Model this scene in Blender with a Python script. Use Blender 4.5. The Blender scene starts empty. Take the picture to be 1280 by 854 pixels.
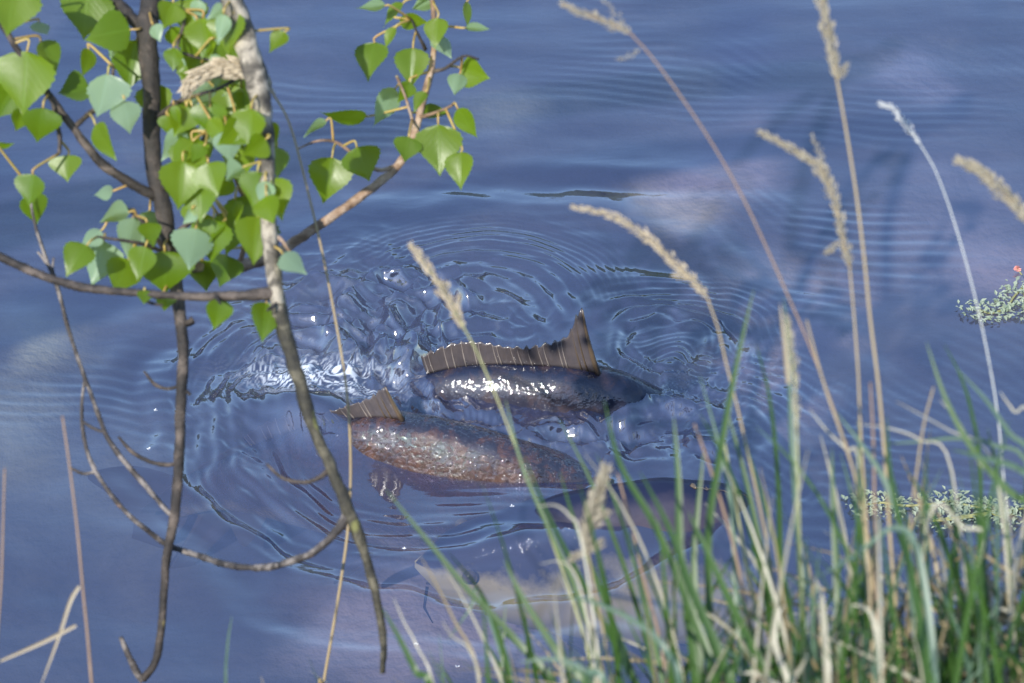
import bpy, math, random
import numpy as np
from mathutils import Vector, Matrix, Quaternion, noise as mnoise

R = math.radians
rng = random.Random(7)
scene = bpy.context.scene
C = scene.collection

# ------------------------------------------------------------------ camera
DEP = R(36.0); DIST = 5.67; FOCAL = 120.0
FPX = 1280 * FOCAL / 36.0
CAM = Vector((0, -DIST * math.cos(DEP), DIST * math.sin(DEP)))
FWD = Vector((0, math.cos(DEP), -math.sin(DEP)))
RGT = Vector((1, 0, 0))
UPV = Vector((0, math.sin(DEP), math.cos(DEP)))
cd = bpy.data.cameras.new('camera'); cam = bpy.data.objects.new('camera', cd); C.objects.link(cam)
cam.location = CAM; cam.rotation_euler = (math.pi / 2 - DEP, 0, 0)
cd.lens = FOCAL; cd.sensor_width = 36; cd.clip_start = 0.05; cd.clip_end = 3000
cd.dof.use_dof = True; cd.dof.focus_distance = 5.5; cd.dof.aperture_fstop = 10
scene.camera = cam

# ------------------------------------------------------------------ sky, sun, exposure
SUN_DIR = Vector((-0.34, -0.70, 0.63)).normalized()      # from the scene towards the sun
world = bpy.data.worlds.new('World'); scene.world = world; world.use_nodes = True
wn = world.node_tree; bg = wn.nodes['Background']
sky = wn.nodes.new('ShaderNodeTexSky'); sky.sky_type = 'NISHITA'; sky.sun_disc = False
sky.sun_elevation = math.asin(SUN_DIR.z); sky.sun_rotation = math.atan2(SUN_DIR.x, SUN_DIR.y)
sky.air_density = 1.0; sky.dust_density = 0.25; sky.ozone_density = 2.5
wn.links.new(sky.outputs[0], bg.inputs[0]); bg.inputs[1].default_value = 0.15
sl = bpy.data.lights.new('sun', 'SUN'); sl.energy = 3.4; sl.angle = R(0.5); sl.color = (1, 0.95, 0.87)
so = bpy.data.objects.new('sun', sl); C.objects.link(so)
so.rotation_euler = SUN_DIR.to_track_quat('Z', 'Y').to_euler(); so.location = SUN_DIR * 30
scene.view_settings.view_transform = 'Standard'; scene.view_settings.look = 'None'
scene.view_settings.exposure = 1.15; scene.view_settings.gamma = 1
scene.cycles.max_bounces = 4; scene.cycles.diffuse_bounces = 2; scene.cycles.glossy_bounces = 3; scene.cycles.transparent_max_bounces = 6
scene.cycles.caustics_reflective = False; scene.cycles.caustics_refractive = False

# ------------------------------------------------------------------ picture point -> place
def P(px, py, d):
    return CAM + d * (FWD + RGT * ((px - 640) / FPX) + UPV * ((427 - py) / FPX))
def W(px, py, z=0.0):
    v = FWD + RGT * ((px - 640) / FPX) + UPV * ((427 - py) / FPX)
    return CAM + v * ((z - CAM.z) / v.z)

# ------------------------------------------------------------------ helpers
def tag(o, label=None, cat=None, group=None, kind=None):
    if label: o['label'] = label
    if cat: o['category'] = cat
    if group: o['group'] = group
    if kind: o['kind'] = kind
    return o
def link(name, me, mat=None, parent=None):
    o = bpy.data.objects.new(name, me); C.objects.link(o)
    if mat is not None and len(me.materials) == 0: me.materials.append(mat)
    if parent is not None:
        o.parent = parent
        o.matrix_parent_inverse = parent.matrix_world.inverted() if parent.type != 'EMPTY' else Matrix.Translation(-parent.location)
    return o
def empty(name, loc):
    o = bpy.data.objects.new(name, None); C.objects.link(o); o.location = loc; o.empty_display_size = 0.05
    return o
def mesh(name, vs, fs, smooth=True, uvs=None):
    me = bpy.data.meshes.new(name); me.from_pydata([tuple(v) for v in vs], [], fs)
    if smooth: me.polygons.foreach_set('use_smooth', [True] * len(me.polygons))
    if uvs is not None:
        l = me.uv_layers.new(name='UVMap')
        idx = np.empty(len(me.loops), dtype=np.int32); me.loops.foreach_get('vertex_index', idx)
        l.data.foreach_set('uv', np.asarray(uvs, dtype=np.float32)[idx].ravel())
    me.update(); return me
def catmull(pts, n=6):
    pts = [Vector(p) for p in pts]
    if len(pts) < 3:
        return [pts[0].lerp(pts[-1], i / n) for i in range(n + 1)]
    out = []
    q = [pts[0] * 2 - pts[1]] + pts + [pts[-1] * 2 - pts[-2]]
    for i in range(1, len(q) - 2):
        a, b, c, d = q[i - 1:i + 3]
        for k in range(n):
            t = k / n
            out.append(0.5 * (2 * b + (c - a) * t + (2 * a - 5 * b + 4 * c - d) * t * t + (3 * b - a - 3 * c + d) * t ** 3))
    out.append(pts[-1]); return out
def lin(vals, n):
    out = []
    for i in range(len(vals) - 1):
        for k in range(n): out.append(vals[i] + (vals[i + 1] - vals[i]) * k / n)
    out.append(vals[-1]); return out
def tube_data(pts, rad, sides=8, rough=0.0, seed=0.0, off=0):
    """vertices, faces and uvs of a tapering tube along pts"""
    vs, fs, uv = [], [], []
    T = (pts[1] - pts[0]).normalized(); N = T.orthogonal().normalized(); L = 0
    for i, p in enumerate(pts):
        t = (pts[min(i + 1, len(pts) - 1)] - pts[max(i - 1, 0)])
        t = t.normalized() if t.length > 1e-9 else T
        N = (N - t * N.dot(t)); N = N.normalized() if N.length > 1e-6 else t.orthogonal().normalized()
        B = t.cross(N)
        if i: L += (p - pts[i - 1]).length
        for s in range(sides):
            a = 2 * math.pi * s / sides
            r = rad[i]
            if rough:
                r *= 1 + rough * mnoise.noise(Vector((L * 55 + seed, math.cos(a) * 1.3, math.sin(a) * 1.3))) + 0.6 * rough * mnoise.noise(Vector((L * 170 + seed, math.cos(a) * 2, math.sin(a) * 2)))
            vs.append(p + (N * math.cos(a) + B * math.sin(a)) * r); uv.append((s / sides, L))
        T = t
    for i in range(len(pts) - 1):
        for s in range(sides):
            s2 = (s + 1) % sides
            fs.append((off + i * sides + s, off + i * sides + s2, off + (i + 1) * sides + s2, off + (i + 1) * sides + s))
    fs.append(tuple(off + s for s in reversed(range(sides))))
    fs.append(tuple(off + (len(pts) - 1) * sides + s for s in range(sides)))
    return vs, fs, uv
def tube(name, pts, rad, mat, parent, sides=8, rough=0.0, seed=0.0):
    vs, fs, uv = tube_data(pts, rad, sides, rough, seed)
    return link(name, mesh(name, vs, fs, True, uv), mat, parent)

# ------------------------------------------------------------------ numpy noise
def _hash(ix, iy, seed):
    h = (ix.astype(np.int64) * 374761393 + iy.astype(np.int64) * 668265263 + seed * 974634777) & 0xffffffff
    h = ((h ^ (h >> 13)) * 1274126177) & 0xffffffff
    return ((h ^ (h >> 16)) & 0xffff) / 65535.0
def gnoise(x, y, seed=0):
    x0 = np.floor(x); y0 = np.floor(y); fx = x - x0; fy = y - y0
    u = fx * fx * fx * (fx * (fx * 6 - 15) + 10); v = fy * fy * fy * (fy * (fy * 6 - 15) + 10)
    def g(ix, iy, dx, dy):
        a = _hash(ix, iy, seed) * 2 * np.pi
        return np.cos(a) * dx + np.sin(a) * dy
    n00 = g(x0, y0, fx, fy); n10 = g(x0 + 1, y0, fx - 1, fy); n01 = g(x0, y0 + 1, fx, fy - 1); n11 = g(x0 + 1, y0 + 1, fx - 1, fy - 1)
    return ((n00 * (1 - u) + n10 * u) * (1 - v) + (n01 * (1 - u) + n11 * u) * v) * 1.5
def sstep(a, b, x):
    t = np.clip((x - a) / (b - a), 0, 1); return t * t * (3 - 2 * t)

# ------------------------------------------------------------------ materials
def newmat(name):
    m = bpy.data.materials.new(name); m.use_nodes = True
    nt = m.node_tree; nt.nodes.clear()
    out = nt.nodes.new('ShaderNodeOutputMaterial')
    return m, nt, out
class NB:
    def __init__(s, nt): s.nt = nt
    def n(s, t, **kw):
        nd = s.nt.nodes.new(t)
        for k, v in kw.items(): setattr(nd, k, v)
        return nd
    def l(s, a, b): s.nt.links.new(a, b)
    def noise(s, vec, scale, detail=4, rough=0.55, dist=0.0):
        t = s.n('ShaderNodeTexNoise'); t.inputs['Scale'].default_value = scale; t.inputs['Detail'].default_value = detail
        t.inputs['Roughness'].default_value = rough; t.inputs['Distortion'].default_value = dist
        if vec is not None: s.l(vec, t.inputs['Vector'])
        return t.outputs[0]
    def ramp(s, fac, stops):
        r = s.n('ShaderNodeValToRGB'); e = r.color_ramp.elements
        while len(e) < len(stops): e.new(0.5)
        for i, (p, c) in enumerate(stops):
            e[i].position = p; e[i].color = (*c, 1) if len(c) == 3 else c
        s.l(fac, r.inputs[0]); return r.outputs[0]
    def mix(s, fac, a, b, blend='MIX'):
        m = s.n('ShaderNodeMix', data_type='RGBA', blend_type=blend)
        for sock, v in ((m.inputs[0], fac), (m.inputs[6], a), (m.inputs[7], b)):
            if isinstance(v, (int, float)): sock.default_value = v
            elif isinstance(v, tuple): sock.default_value = (*v, 1)
            else: s.l(v, sock)
        return m.outputs[2]
    def math(s, op, a, b=0.0, clamp=False):
        m = s.n('ShaderNodeMath', operation=op); m.use_clamp = clamp
        for i, v in enumerate((a, b)):
            if isinstance(v, (int, float)): m.inputs[i].default_value = v
            else: s.l(v, m.inputs[i])
        return m.outputs[0]
    def bump(s, h, strength, dist, normal=None):
        b = s.n('ShaderNodeBump'); b.inputs['Strength'].default_value = strength; b.inputs['Distance'].default_value = dist
        s.l(h, b.inputs['Height'])
        if normal is not None: s.l(normal, b.inputs['Normal'])
        return b.outputs[0]

def mat_water():
    m, nt, out = newmat('pond_water'); b = NB(nt)
    geo = b.n('ShaderNodeNewGeometry'); pos = geo.outputs['Position']
    mp = b.n('ShaderNodeMapping'); mp.inputs['Scale'].default_value = (0.55, 1.5, 1); b.l(pos, mp.inputs[0])
    n1 = b.noise(mp.outputs[0], 26, 3, 0.5, 0.6); n2 = b.noise(pos, 120, 2, 0.5)
    nb = b.bump(n1, 0.10, 0.004); nb = b.bump(n2, 0.05, 0.001, nb)
    # murky, cloudy, patchy body colour; its blue stands in for reflected sky
    t = b.noise(pos, 2.6, 4, 0.55, 0.8)
    col = b.ramp(t, [(0.30, (0.036, 0.048, 0.118)), (0.55, (0.054, 0.066, 0.145)), (0.78, (0.090, 0.098, 0.165))])
    dif = b.n('ShaderNodeBsdfDiffuse'); b.l(col, dif.inputs['Color']); 
    tr = b.n('ShaderNodeBsdfTransparent'); tr.inputs[0].default_value = (0.78, 0.78, 0.84, 1)
    body = b.n('ShaderNodeMixShader'); body.inputs[0].default_value = 0.37
    b.l(tr.outputs[0], body.inputs[1]); b.l(dif.outputs[0], body.inputs[2])
    gl = b.n('ShaderNodeBsdfGlossy'); gl.inputs['Roughness'].default_value = 0.045; gl.inputs['Color'].default_value = (1, 1, 1, 1)
    b.l(nb, gl.inputs['Normal'])
    dt = b.n('ShaderNodeVectorMath', operation='DOT_PRODUCT'); b.l(nb, dt.inputs[0]); b.l(geo.outputs['Incoming'], dt.inputs[1])
    g = b.math('SUBTRACT', 1.0, b.math('ABSOLUTE', dt.outputs['Value']), clamp=True)
    fz = b.math('ADD', 0.165, b.math('MULTIPLY', b.math('POWER', g, 5.0), 0.835), clamp=True)
    fin = b.n('ShaderNodeMixShader'); b.l(fz, fin.inputs[0]); b.l(body.outputs[0], fin.inputs[1]); b.l(gl.outputs[0], fin.inputs[2])
    fo = b.n('ShaderNodeAttribute'); fo.attribute_name = 'foam'
    fd = b.n('ShaderNodeBsdfDiffuse'); fd.inputs[0].default_value = (0.55, 0.60, 0.66, 1)
    ff = b.n('ShaderNodeMixShader'); b.l(fo.outputs['Fac'], ff.inputs[0]); b.l(fin.outputs[0], ff.inputs[1]); b.l(fd.outputs[0], ff.inputs[2])
    b.l(ff.outputs[0], out.inputs[0]); return m

def mat_principled(name, build):
    m, nt, out = newmat(name); b = NB(nt); p = b.n('ShaderNodeBsdfPrincipled'); b.l(p.outputs[0], out.inputs[0]); build(b, p); return m

def mat_bed():
    def f(b, p):
        pos = b.n('ShaderNodeNewGeometry').outputs['Position']
        n = b.noise(pos, 3.2, 5, 0.6, 0.4); n2 = b.noise(pos, 14, 4, 0.6)
        c = b.ramp(n, [(0.36, (0.020, 0.026, 0.045)), (0.5, (0.045, 0.048, 0.058)), (0.62, (0.09, 0.088, 0.09)), (0.74, (0.17, 0.16, 0.11))])
        at = b.n('ShaderNodeAttribute'); at.attribute_name = 'bed_tint'
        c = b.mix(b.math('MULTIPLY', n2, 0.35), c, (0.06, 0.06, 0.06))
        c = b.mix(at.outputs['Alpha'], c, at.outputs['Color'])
        b.l(c, p.inputs['Base Color']); p.inputs['Roughness'].default_value = 0.9
        b.l(b.bump(n2, 0.6, 0.03), p.inputs['Normal'])
    return mat_principled('pond_silt', f)

def mat_bank():
    def f(b, p):
        pos = b.n('ShaderNodeNewGeometry').outputs['Position']
        n = b.noise(pos, 9, 6, 0.65); n2 = b.noise(pos, 70, 4, 0.7)
        c = b.ramp(n, [(0.3, (0.030, 0.024, 0.014)), (0.5, (0.075, 0.058, 0.032)), (0.7, (0.15, 0.12, 0.065))])
        c = b.mix(b.math('MULTIPLY', n2, 0.6), c, (0.05, 0.045, 0.02))
        b.l(c, p.inputs['Base Color']); p.inputs['Roughness'].default_value = 0.95
        b.l(b.bump(n2, 0.8, 0.02), p.inputs['Normal'])
    return mat_principled('bank_soil', f)

def mat_bark(name, dark, mid, pale, lichen, pale_pos=0.60, lich_pos=0.66):
    def f(b, p):
        tc = b.n('ShaderNodeNewGeometry').outputs['Position']
        n = b.noise(tc, 38, 5, 0.62, 0.3); n2 = b.noise(tc, 170, 4, 0.65); n3 = b.noise(tc, 21, 3, 0.5)
        c = b.ramp(n, [(0.34, dark), (0.50, mid), (pale_pos + 0.04, pale)])
        c = b.mix(b.math('MULTIPLY', n2, 0.55), c, dark)
        lm = b.ramp(n3, [(lich_pos, (0, 0, 0)), (lich_pos + 0.05, (1, 1, 1))])
        c = b.mix(lm, c, lichen)
        b.l(c, p.inputs['Base Color']); p.inputs['Roughness'].default_value = 0.75
        nb = b.bump(n2, 0.8, 0.003); nb = b.bump(n, 0.6, 0.006, nb); b.l(nb, p.inputs['Normal'])
    return mat_principled(name, f)

def mat_leaf(name, top, under, glow, rough=0.38):
    m, nt, out = newmat(name); b = NB(nt)
    uv = b.n('ShaderNodeUVMap'); uv.uv_map = 'UVMap'
    sp = b.n('ShaderNodeSeparateXYZ'); b.l(uv.outputs[0], sp.inputs[0])
    au = b.math('ABSOLUTE', sp.outputs[0])
    mid = b.math('SUBTRACT', 1.0, b.math('MULTIPLY', au, 22.0), clamp=True)
    # side veins: run forward from the midrib
    ph = b.math('SUBTRACT', sp.outputs[1], b.math('MULTIPLY', au, 0.55))
    w = b.math('SINE', b.math('MULTIPLY', ph, 46.0)); vein = b.math('MULTIPLY', b.math('SUBTRACT', w, 0.90, clamp=True), 7.0, clamp=True)
    vv = b.math('MAXIMUM', mid, b.math('MULTIPLY', vein, 0.55), clamp=True)
    oi = b.n('ShaderNodeObjectInfo'); geo = b.n('ShaderNodeNewGeometry')
    n = b.noise(geo.outputs['Position'], 60, 3, 0.5)
    t2 = tuple(c * k for c, k in zip(top, (1.7, 1.35, 1.5)))
    ct = b.mix(oi.outputs['Random'], top, t2)
    ct = b.mix(b.math('MULTIPLY', n, 0.4), ct, tuple(c * 0.6 for c in top))
    ct = b.mix(b.math('MULTIPLY', vv, 0.22), ct, tuple(min(1, c * 2.2 + 0.04) for c in top))
    cu = b.mix(b.math('MULTIPLY', vv, 0.5), under, tuple(min(1, c * 1.35) for c in under))
    col = b.mix(geo.outputs['Backfacing'], ct, cu)
    p = b.n('ShaderNodeBsdfPrincipled'); b.l(col, p.inputs['Base Color']); p.inputs['Roughness'].default_value = rough
    b.l(b.bump(b.math('ADD', b.math('MULTIPLY', vv, .4), n), 0.30, 0.0012), p.inputs['Normal'])
    tl = b.n('ShaderNodeBsdfTranslucent'); tl.inputs[0].default_value = (*glow, 1)
    mx = b.n('ShaderNodeMixShader'); mx.inputs[0].default_value = 0.45
    b.l(p.outputs[0], mx.inputs[1]); b.l(tl.outputs[0], mx.inputs[2]); b.l(mx.outputs[0], out.inputs[0]); return m

def mat_blade(name, c1, c2, glow, trans=0.3):
    m, nt, out = newmat(name); b = NB(nt)
    uv = b.n('ShaderNodeUVMap'); uv.uv_map = 'UVMap'; sp = b.n('ShaderNodeSeparateXYZ'); b.l(uv.outputs[0], sp.inputs[0])
    oi = b.n('ShaderNodeObjectInfo'); geo = b.n('ShaderNodeNewGeometry')
    n = b.noise(geo.outputs['Position'], 25, 3, 0.5)
    f = b.math('ADD', b.math('MULTIPLY', oi.outputs['Random'], 0.6), b.math('MULTIPLY', n, 0.5), clamp=True)
    col = b.mix(f, c1, c2)
    st = b.math('SINE', b.math('MULTIPLY', sp.outputs[0], 30.0))
    col = b.mix(b.math('MULTIPLY', b.math('ADD', st, 1.0), 0.12), col, tuple(c * 0.5 for c in c1))
    p = b.n('ShaderNodeBsdfPrincipled'); b.l(col, p.inputs['Base Color']); p.inputs['Roughness'].default_value = 0.42
    tl = b.n('ShaderNodeBsdfTranslucent'); tl.inputs[0].default_value = (*glow, 1)
    mx = b.n('ShaderNodeMixShader'); mx.inputs[0].default_value = trans
    b.l(p.outputs[0], mx.inputs[1]); b.l(tl.outputs[0], mx.inputs[2]); b.l(mx.outputs[0], out.inputs[0]); return m

def mat_carp(name, back, flank, belly, wet=0.25, scale=1.0, mottle=0.0, mot=(0.2, 0.1, 0.05)):
    def f(b, p):
        uv = b.n('ShaderNodeUVMap'); uv.uv_map = 'UVMap'; sp = b.n('ShaderNodeSeparateXYZ'); b.l(uv.outputs[0], sp.inputs[0])
        geo = b.n('ShaderNodeNewGeometry')
        n = b.noise(geo.outputs['Position'], 22, 4, 0.6)
        side = b.math('ADD', sp.outputs[1], b.math('MULTIPLY', b.math('SUBTRACT', n, 0.5), 0.35))
        c = b.ramp(side, [(0.05, back), (0.30, flank), (0.55, flank), (0.80, belly)] if scale else [(0.05, back), (0.25, flank), (0.33, flank), (0.48, belly)])
        vo = b.n('ShaderNodeTexVoronoi', feature='DISTANCE_TO_EDGE'); vo.inputs['Randomness'].default_value = 0.35
        mp = b.n('ShaderNodeMapping'); mp.inputs['Scale'].default_value = (36, 22, 1); b.l(uv.outputs[0], mp.inputs[0]); b.l(mp.outputs[0], vo.inputs['Vector']); vo.inputs['Scale'].default_value = 1.0
        ed = b.math('MULTIPLY', vo.outputs['Distance'], 5.0, clamp=True)
        if mottle:
            nm = b.noise(geo.outputs['Position'], 30, 5, 0.7, 0.5)
            c = b.mix(b.math('MULTIPLY', b.ramp(nm, [(0.48, (0, 0, 0)), (0.62, (1, 1, 1))]), mottle), c, mot)
            nd_ = b.noise(geo.outputs['Position'], 75, 4, 0.7)
            c = b.mix(b.math('MULTIPLY', b.ramp(nd_, [(0.50, (0, 0, 0)), (0.66, (1, 1, 1))]), mottle * .8), c, tuple(x * .4 for x in back))
        c = b.mix(b.math('MULTIPLY', b.math('SUBTRACT', 1.0, ed), 0.16 * scale), c, tuple(x * 0.35 for x in back))
        b.l(c, p.inputs['Base Color']); p.inputs['Specular IOR Level'].default_value = 0.12; p.inputs['Roughness'].default_value = 0.45; p.inputs['IOR'].default_value = 1.5
        p.inputs['Coat Weight'].default_value = (1.0 if wet > .5 else 0.55) if scale else 0.12; p.inputs['Coat Roughness'].default_value = 0.03 if wet > .5 else 0.05; p.inputs['Coat IOR'].default_value = 1.85
        n2 = b.noise(geo.outputs['Position'], 190, 4, 0.65)
        nb = b.bump(ed, 0.12 * scale, 0.003); b.l(nb, p.inputs['Normal'])
        n4 = b.noise(geo.outputs['Position'], 120, 2, 0.5); b.l(b.bump(n4, wet, 0.0050), p.inputs['Coat Normal'])
    return mat_principled(name, f)

def mat_simple(name, c1, c2, scale, rough=0.6, trans=None, coat=0.0, bump=0.2):
    m, nt, out = newmat(name); b = NB(nt)
    pos = b.n('ShaderNodeNewGeometry').outputs['Position']
    n = b.noise(pos, scale, 4, 0.6); col = b.mix(n, c1, c2)
    p = b.n('ShaderNodeBsdfPrincipled'); b.l(col, p.inputs['Base Color']); p.inputs['Roughness'].default_value = rough
    p.inputs['Coat Weight'].default_value = coat
    b.l(b.bump(n, bump, 0.002), p.inputs['Normal'])
    if trans:
        tl = b.n('ShaderNodeBsdfTranslucent'); tl.inputs[0].default_value = (*trans, 1)
        mx = b.n('ShaderNodeMixShader'); mx.inputs[0].default_value = 0.3
        b.l(p.outputs[0], mx.inputs[1]); b.l(tl.outputs[0], mx.inputs[2]); b.l(mx.outputs[0], out.inputs[0])
    else: b.l(p.outputs[0], out.inputs[0])
    return m

M = dict(
    water=mat_water(), bed=mat_bed(), bank=mat_bank(),
    bark_dark=mat_bark('bark_dark', (0.010, 0.008, 0.007), (0.032, 0.024, 0.019), (0.13, 0.10, 0.08), (0.16, 0.13, 0.05), 0.62, 0.70),
    bark_pale=mat_bark('bark_pale', (0.022, 0.018, 0.014), (0.11, 0.095, 0.072), (0.40, 0.35, 0.27), (0.34, 0.24, 0.03), 0.56, 0.66),
    bark_moss=mat_bark('bark_moss', (0.012, 0.011, 0.008), (0.045, 0.040, 0.024), (0.17, 0.15, 0.10), (0.12, 0.12, 0.035), 0.62, 0.60),
    bark_tan=mat_bark('bark_tan', (0.09, 0.055, 0.035), (0.25, 0.16, 0.10), (0.42, 0.32, 0.24), (0.30, 0.22, 0.12), 0.60, 0.75),
    twig_grey=mat_bark('twig_grey', (0.018, 0.015, 0.014), (0.06, 0.05, 0.045), (0.24, 0.21, 0.19), (0.24, 0.14, 0.09), 0.56, 0.66),
    petiole=mat_simple('petiole', (0.34, 0.13, 0.05), (0.30, 0.32, 0.07), 30, 0.45),
    leaf=mat_leaf('poplar_leaf', (0.075, 0.148, 0.006), (0.20, 0.30, 0.20), (0.66, 0.72, 0.02)),
    blade=mat_blade('grass_green', (0.026, 0.066, 0.012), (0.055, 0.115, 0.022), (0.10, 0.22, 0.03)),
    blade_blue=mat_blade('grass_bluish', (0.055, 0.105, 0.070), (0.11, 0.17, 0.12), (0.14, 0.30, 0.08)),
    blade_dry=mat_blade('grass_dry', (0.17, 0.125, 0.06), (0.30, 0.24, 0.14), (0.34, 0.26, 0.12), 0.25),
    blade_pale=mat_blade('grass_bleached', (0.30, 0.28, 0.20), (0.42, 0.39, 0.30), (0.40, 0.36, 0.22), 0.25),
    stem_tan=mat_simple('stem_tan', (0.195, 0.143, 0.068), (0.330, 0.255, 0.143), 18, 0.5),
    stem_brown=mat_simple('stem_brown', (0.14, 0.085, 0.055), (0.26, 0.17, 0.10), 18, 0.55),
    stem_green=mat_simple('stem_green', (0.16, 0.20, 0.07), (0.34, 0.30, 0.14), 14, 0.5),
    stem_white=mat_simple('stem_white', (0.320, 0.336, 0.320), (0.464, 0.464, 0.432), 18, 0.5),
    plume=mat_simple('plume_cream', (0.391, 0.315, 0.204), (0.595, 0.510, 0.374), 60, 0.8, (0.5, 0.38, 0.2)),
    plume_grey=mat_simple('plume_grey', (0.240, 0.210, 0.150), (0.420, 0.375, 0.285), 60, 0.8, (0.4, 0.34, 0.2)),
    plume_white=mat_simple('plume_white', (0.5, 0.5, 0.48), (0.68, 0.68, 0.66), 60, 0.8, (0.5, 0.48, 0.42)),
    carp=mat_carp('carp_skin', (0.014, 0.013, 0.024), (0.060, 0.028, 0.014), (0.42, 0.30, 0.13), 1.0, 1.6, 0.45, (0.12, 0.048, 0.018)),
    carp_sky_tint=mat_carp('carp_skin_sky_tint', (0.010, 0.014, 0.034), (0.018, 0.018, 0.032), (0.10, 0.07, 0.06), 0.30, 0.10, 0.35, (0.070, 0.038, 0.028)),  # bluish base stands in for sky reflected off wet skin; brown mottling is skin
    carp_gold=mat_carp('carp_skin_gold', (0.012, 0.016, 0.040), (0.050, 0.044, 0.066), (0.72, 0.60, 0.28), 0.25, 0.0),  # blue of back and flank paints in reflected sky; yellow belly is skin
    fin=mat_simple('fin_membrane', (0.065, 0.060, 0.070), (0.15, 0.125, 0.12), 60, 0.22, (0.26, 0.20, 0.17), 0.8, 0.3),
    fin_low=mat_simple('fin_lower', (0.045, 0.034, 0.030), (0.08, 0.06, 0.05), 40, 0.9),
    ray=mat_simple('fin_ray', (0.15, 0.13, 0.12), (0.26, 0.22, 0.19), 50, 0.35, None, 0.6),
    spine=mat_simple('fin_spine', (0.05, 0.035, 0.022), (0.12, 0.085, 0.05), 50, 0.35, None, 0.6),
    eye=mat_simple('fish_eye', (0.02, 0.015, 0.01), (0.25, 0.16, 0.03), 90, 0.1, None, 1.0),
    weed=mat_simple('weed_leaf', (0.14, 0.20, 0.10), (0.48, 0.53, 0.44), 45, 0.5, (0.25, 0.35, 0.15)),
    flower=mat_simple('weed_flower', (0.55, 0.16, 0.14), (0.75, 0.42, 0.36), 90, 0.6),
    wood=mat_simple('far_foliage', (0.016, 0.030, 0.010), (0.045, 0.075, 0.022), 1.2, 0.8),
    foam=mat_simple('seed_fluff', (0.6, 0.6, 0.6), (0.75, 0.75, 0.74), 60, 0.7),
)

# ------------------------------------------------------------------ terrain: bank and pond bed
def bank_z(x, y):
    H = 1.04 + 0.27 * sstep(-0.15, 0.42, x) - 0.12 * sstep(-0.4, -1.2, x)
    t = sstep(-1.28, -2.40, y)
    z = H * t + 0.42 * sstep(-2.3, -4.6, y) * np.clip(-(y + 2.2) / 2.4, 0, 3)
    z = z + (gnoise(x * 3.1, y * 3.1, 3) * 0.05 + gnoise(x * 9, y * 9, 4) * 0.02) * sstep(-1.2, -1.7, y)
    return z - 0.36 * (1 - sstep(-0.95, -1.45, y))
def lookup(xs_, ys_, Zg):
    def f(x, y):
        i = min(max(int(np.searchsorted(xs_, x)) - 1, 0), len(xs_) - 2); j = min(max(int(np.searchsorted(ys_, y)) - 1, 0), len(ys_) - 2)
        u = (x - xs_[i]) / (xs_[i + 1] - xs_[i]); v = (y - ys_[j]) / (ys_[j + 1] - ys_[j])
        return float((Zg[j, i] * (1 - u) + Zg[j, i + 1] * u) * (1 - v) + (Zg[j + 1, i] * (1 - u) + Zg[j + 1, i + 1] * u) * v)
    return f
_bx = np.arange(-5, 5.01, .03); _by = np.arange(-6, -.6, .03); bz = lookup(_bx, _by, bank_z(*np.meshgrid(_bx, _by)))
def grid_mesh(name, xs, ys, zf):
    X, Y = np.meshgrid(xs, ys); Z = zf(X, Y); nx, ny = len(xs), len(ys)
    co = np.stack([X, Y, Z], -1).reshape(-1, 3).astype(np.float32)
    i = np.arange((nx - 1) * (ny - 1)); r = i // (nx - 1); c = i % (nx - 1); a = r * nx + c
    q = np.stack([a, a + 1, a + nx + 1, a + nx], -1).astype(np.int32)
    me = bpy.data.meshes.new(name)
    me.vertices.add(len(co)); me.vertices.foreach_set('co', co.ravel())
    me.loops.add(q.size); me.loops.foreach_set('vertex_index', q.ravel())
    me.polygons.add(len(q)); me.polygons.foreach_set('loop_start', np.arange(0, q.size, 4, dtype=np.int32)); me.polygons.foreach_set('loop_total', np.full(len(q), 4, dtype=np.int32))
    me.update(calc_edges=True); me.polygons.foreach_set('use_smooth', np.ones(len(q), dtype=bool)); me.update()
    return me
def axis(dense, out, lo, hi, step, grow=1.25):
    """coordinates: step inside dense, growing outwards to lo/hi"""
    a = list(np.arange(dense[0], dense[1] + step / 2, step))
    s = step; v = a[0]
    while v > lo:
        s = min(s * grow, out) if v > -1.6 and out else s * grow
        v -= s; a.insert(0, v)
    s = step; v = a[-1]
    while v < hi:
        s = min(s * grow, out) if v < 1.6 and out else s * grow
        v += s; a.append(v)
    return np.array(a)
def bed_z(X, Y):
    n = gnoise(X * 1.7, Y * 1.7, 11) * 0.06 + gnoise(X * 6, Y * 6, 12) * 0.015
    return np.maximum(-0.42 + n - 0.9 * sstep(1.5, 9, Y), -3)
bed = link('pond_bed', grid_mesh('pond_bed', axis((-1.5, 1.5), None, -300, 300, 0.04, 1.3), axis((-1.4, 1.6), None, -6, 400, 0.04, 1.3), bed_z), M['bed']); bed['kind'] = 'structure'
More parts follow.
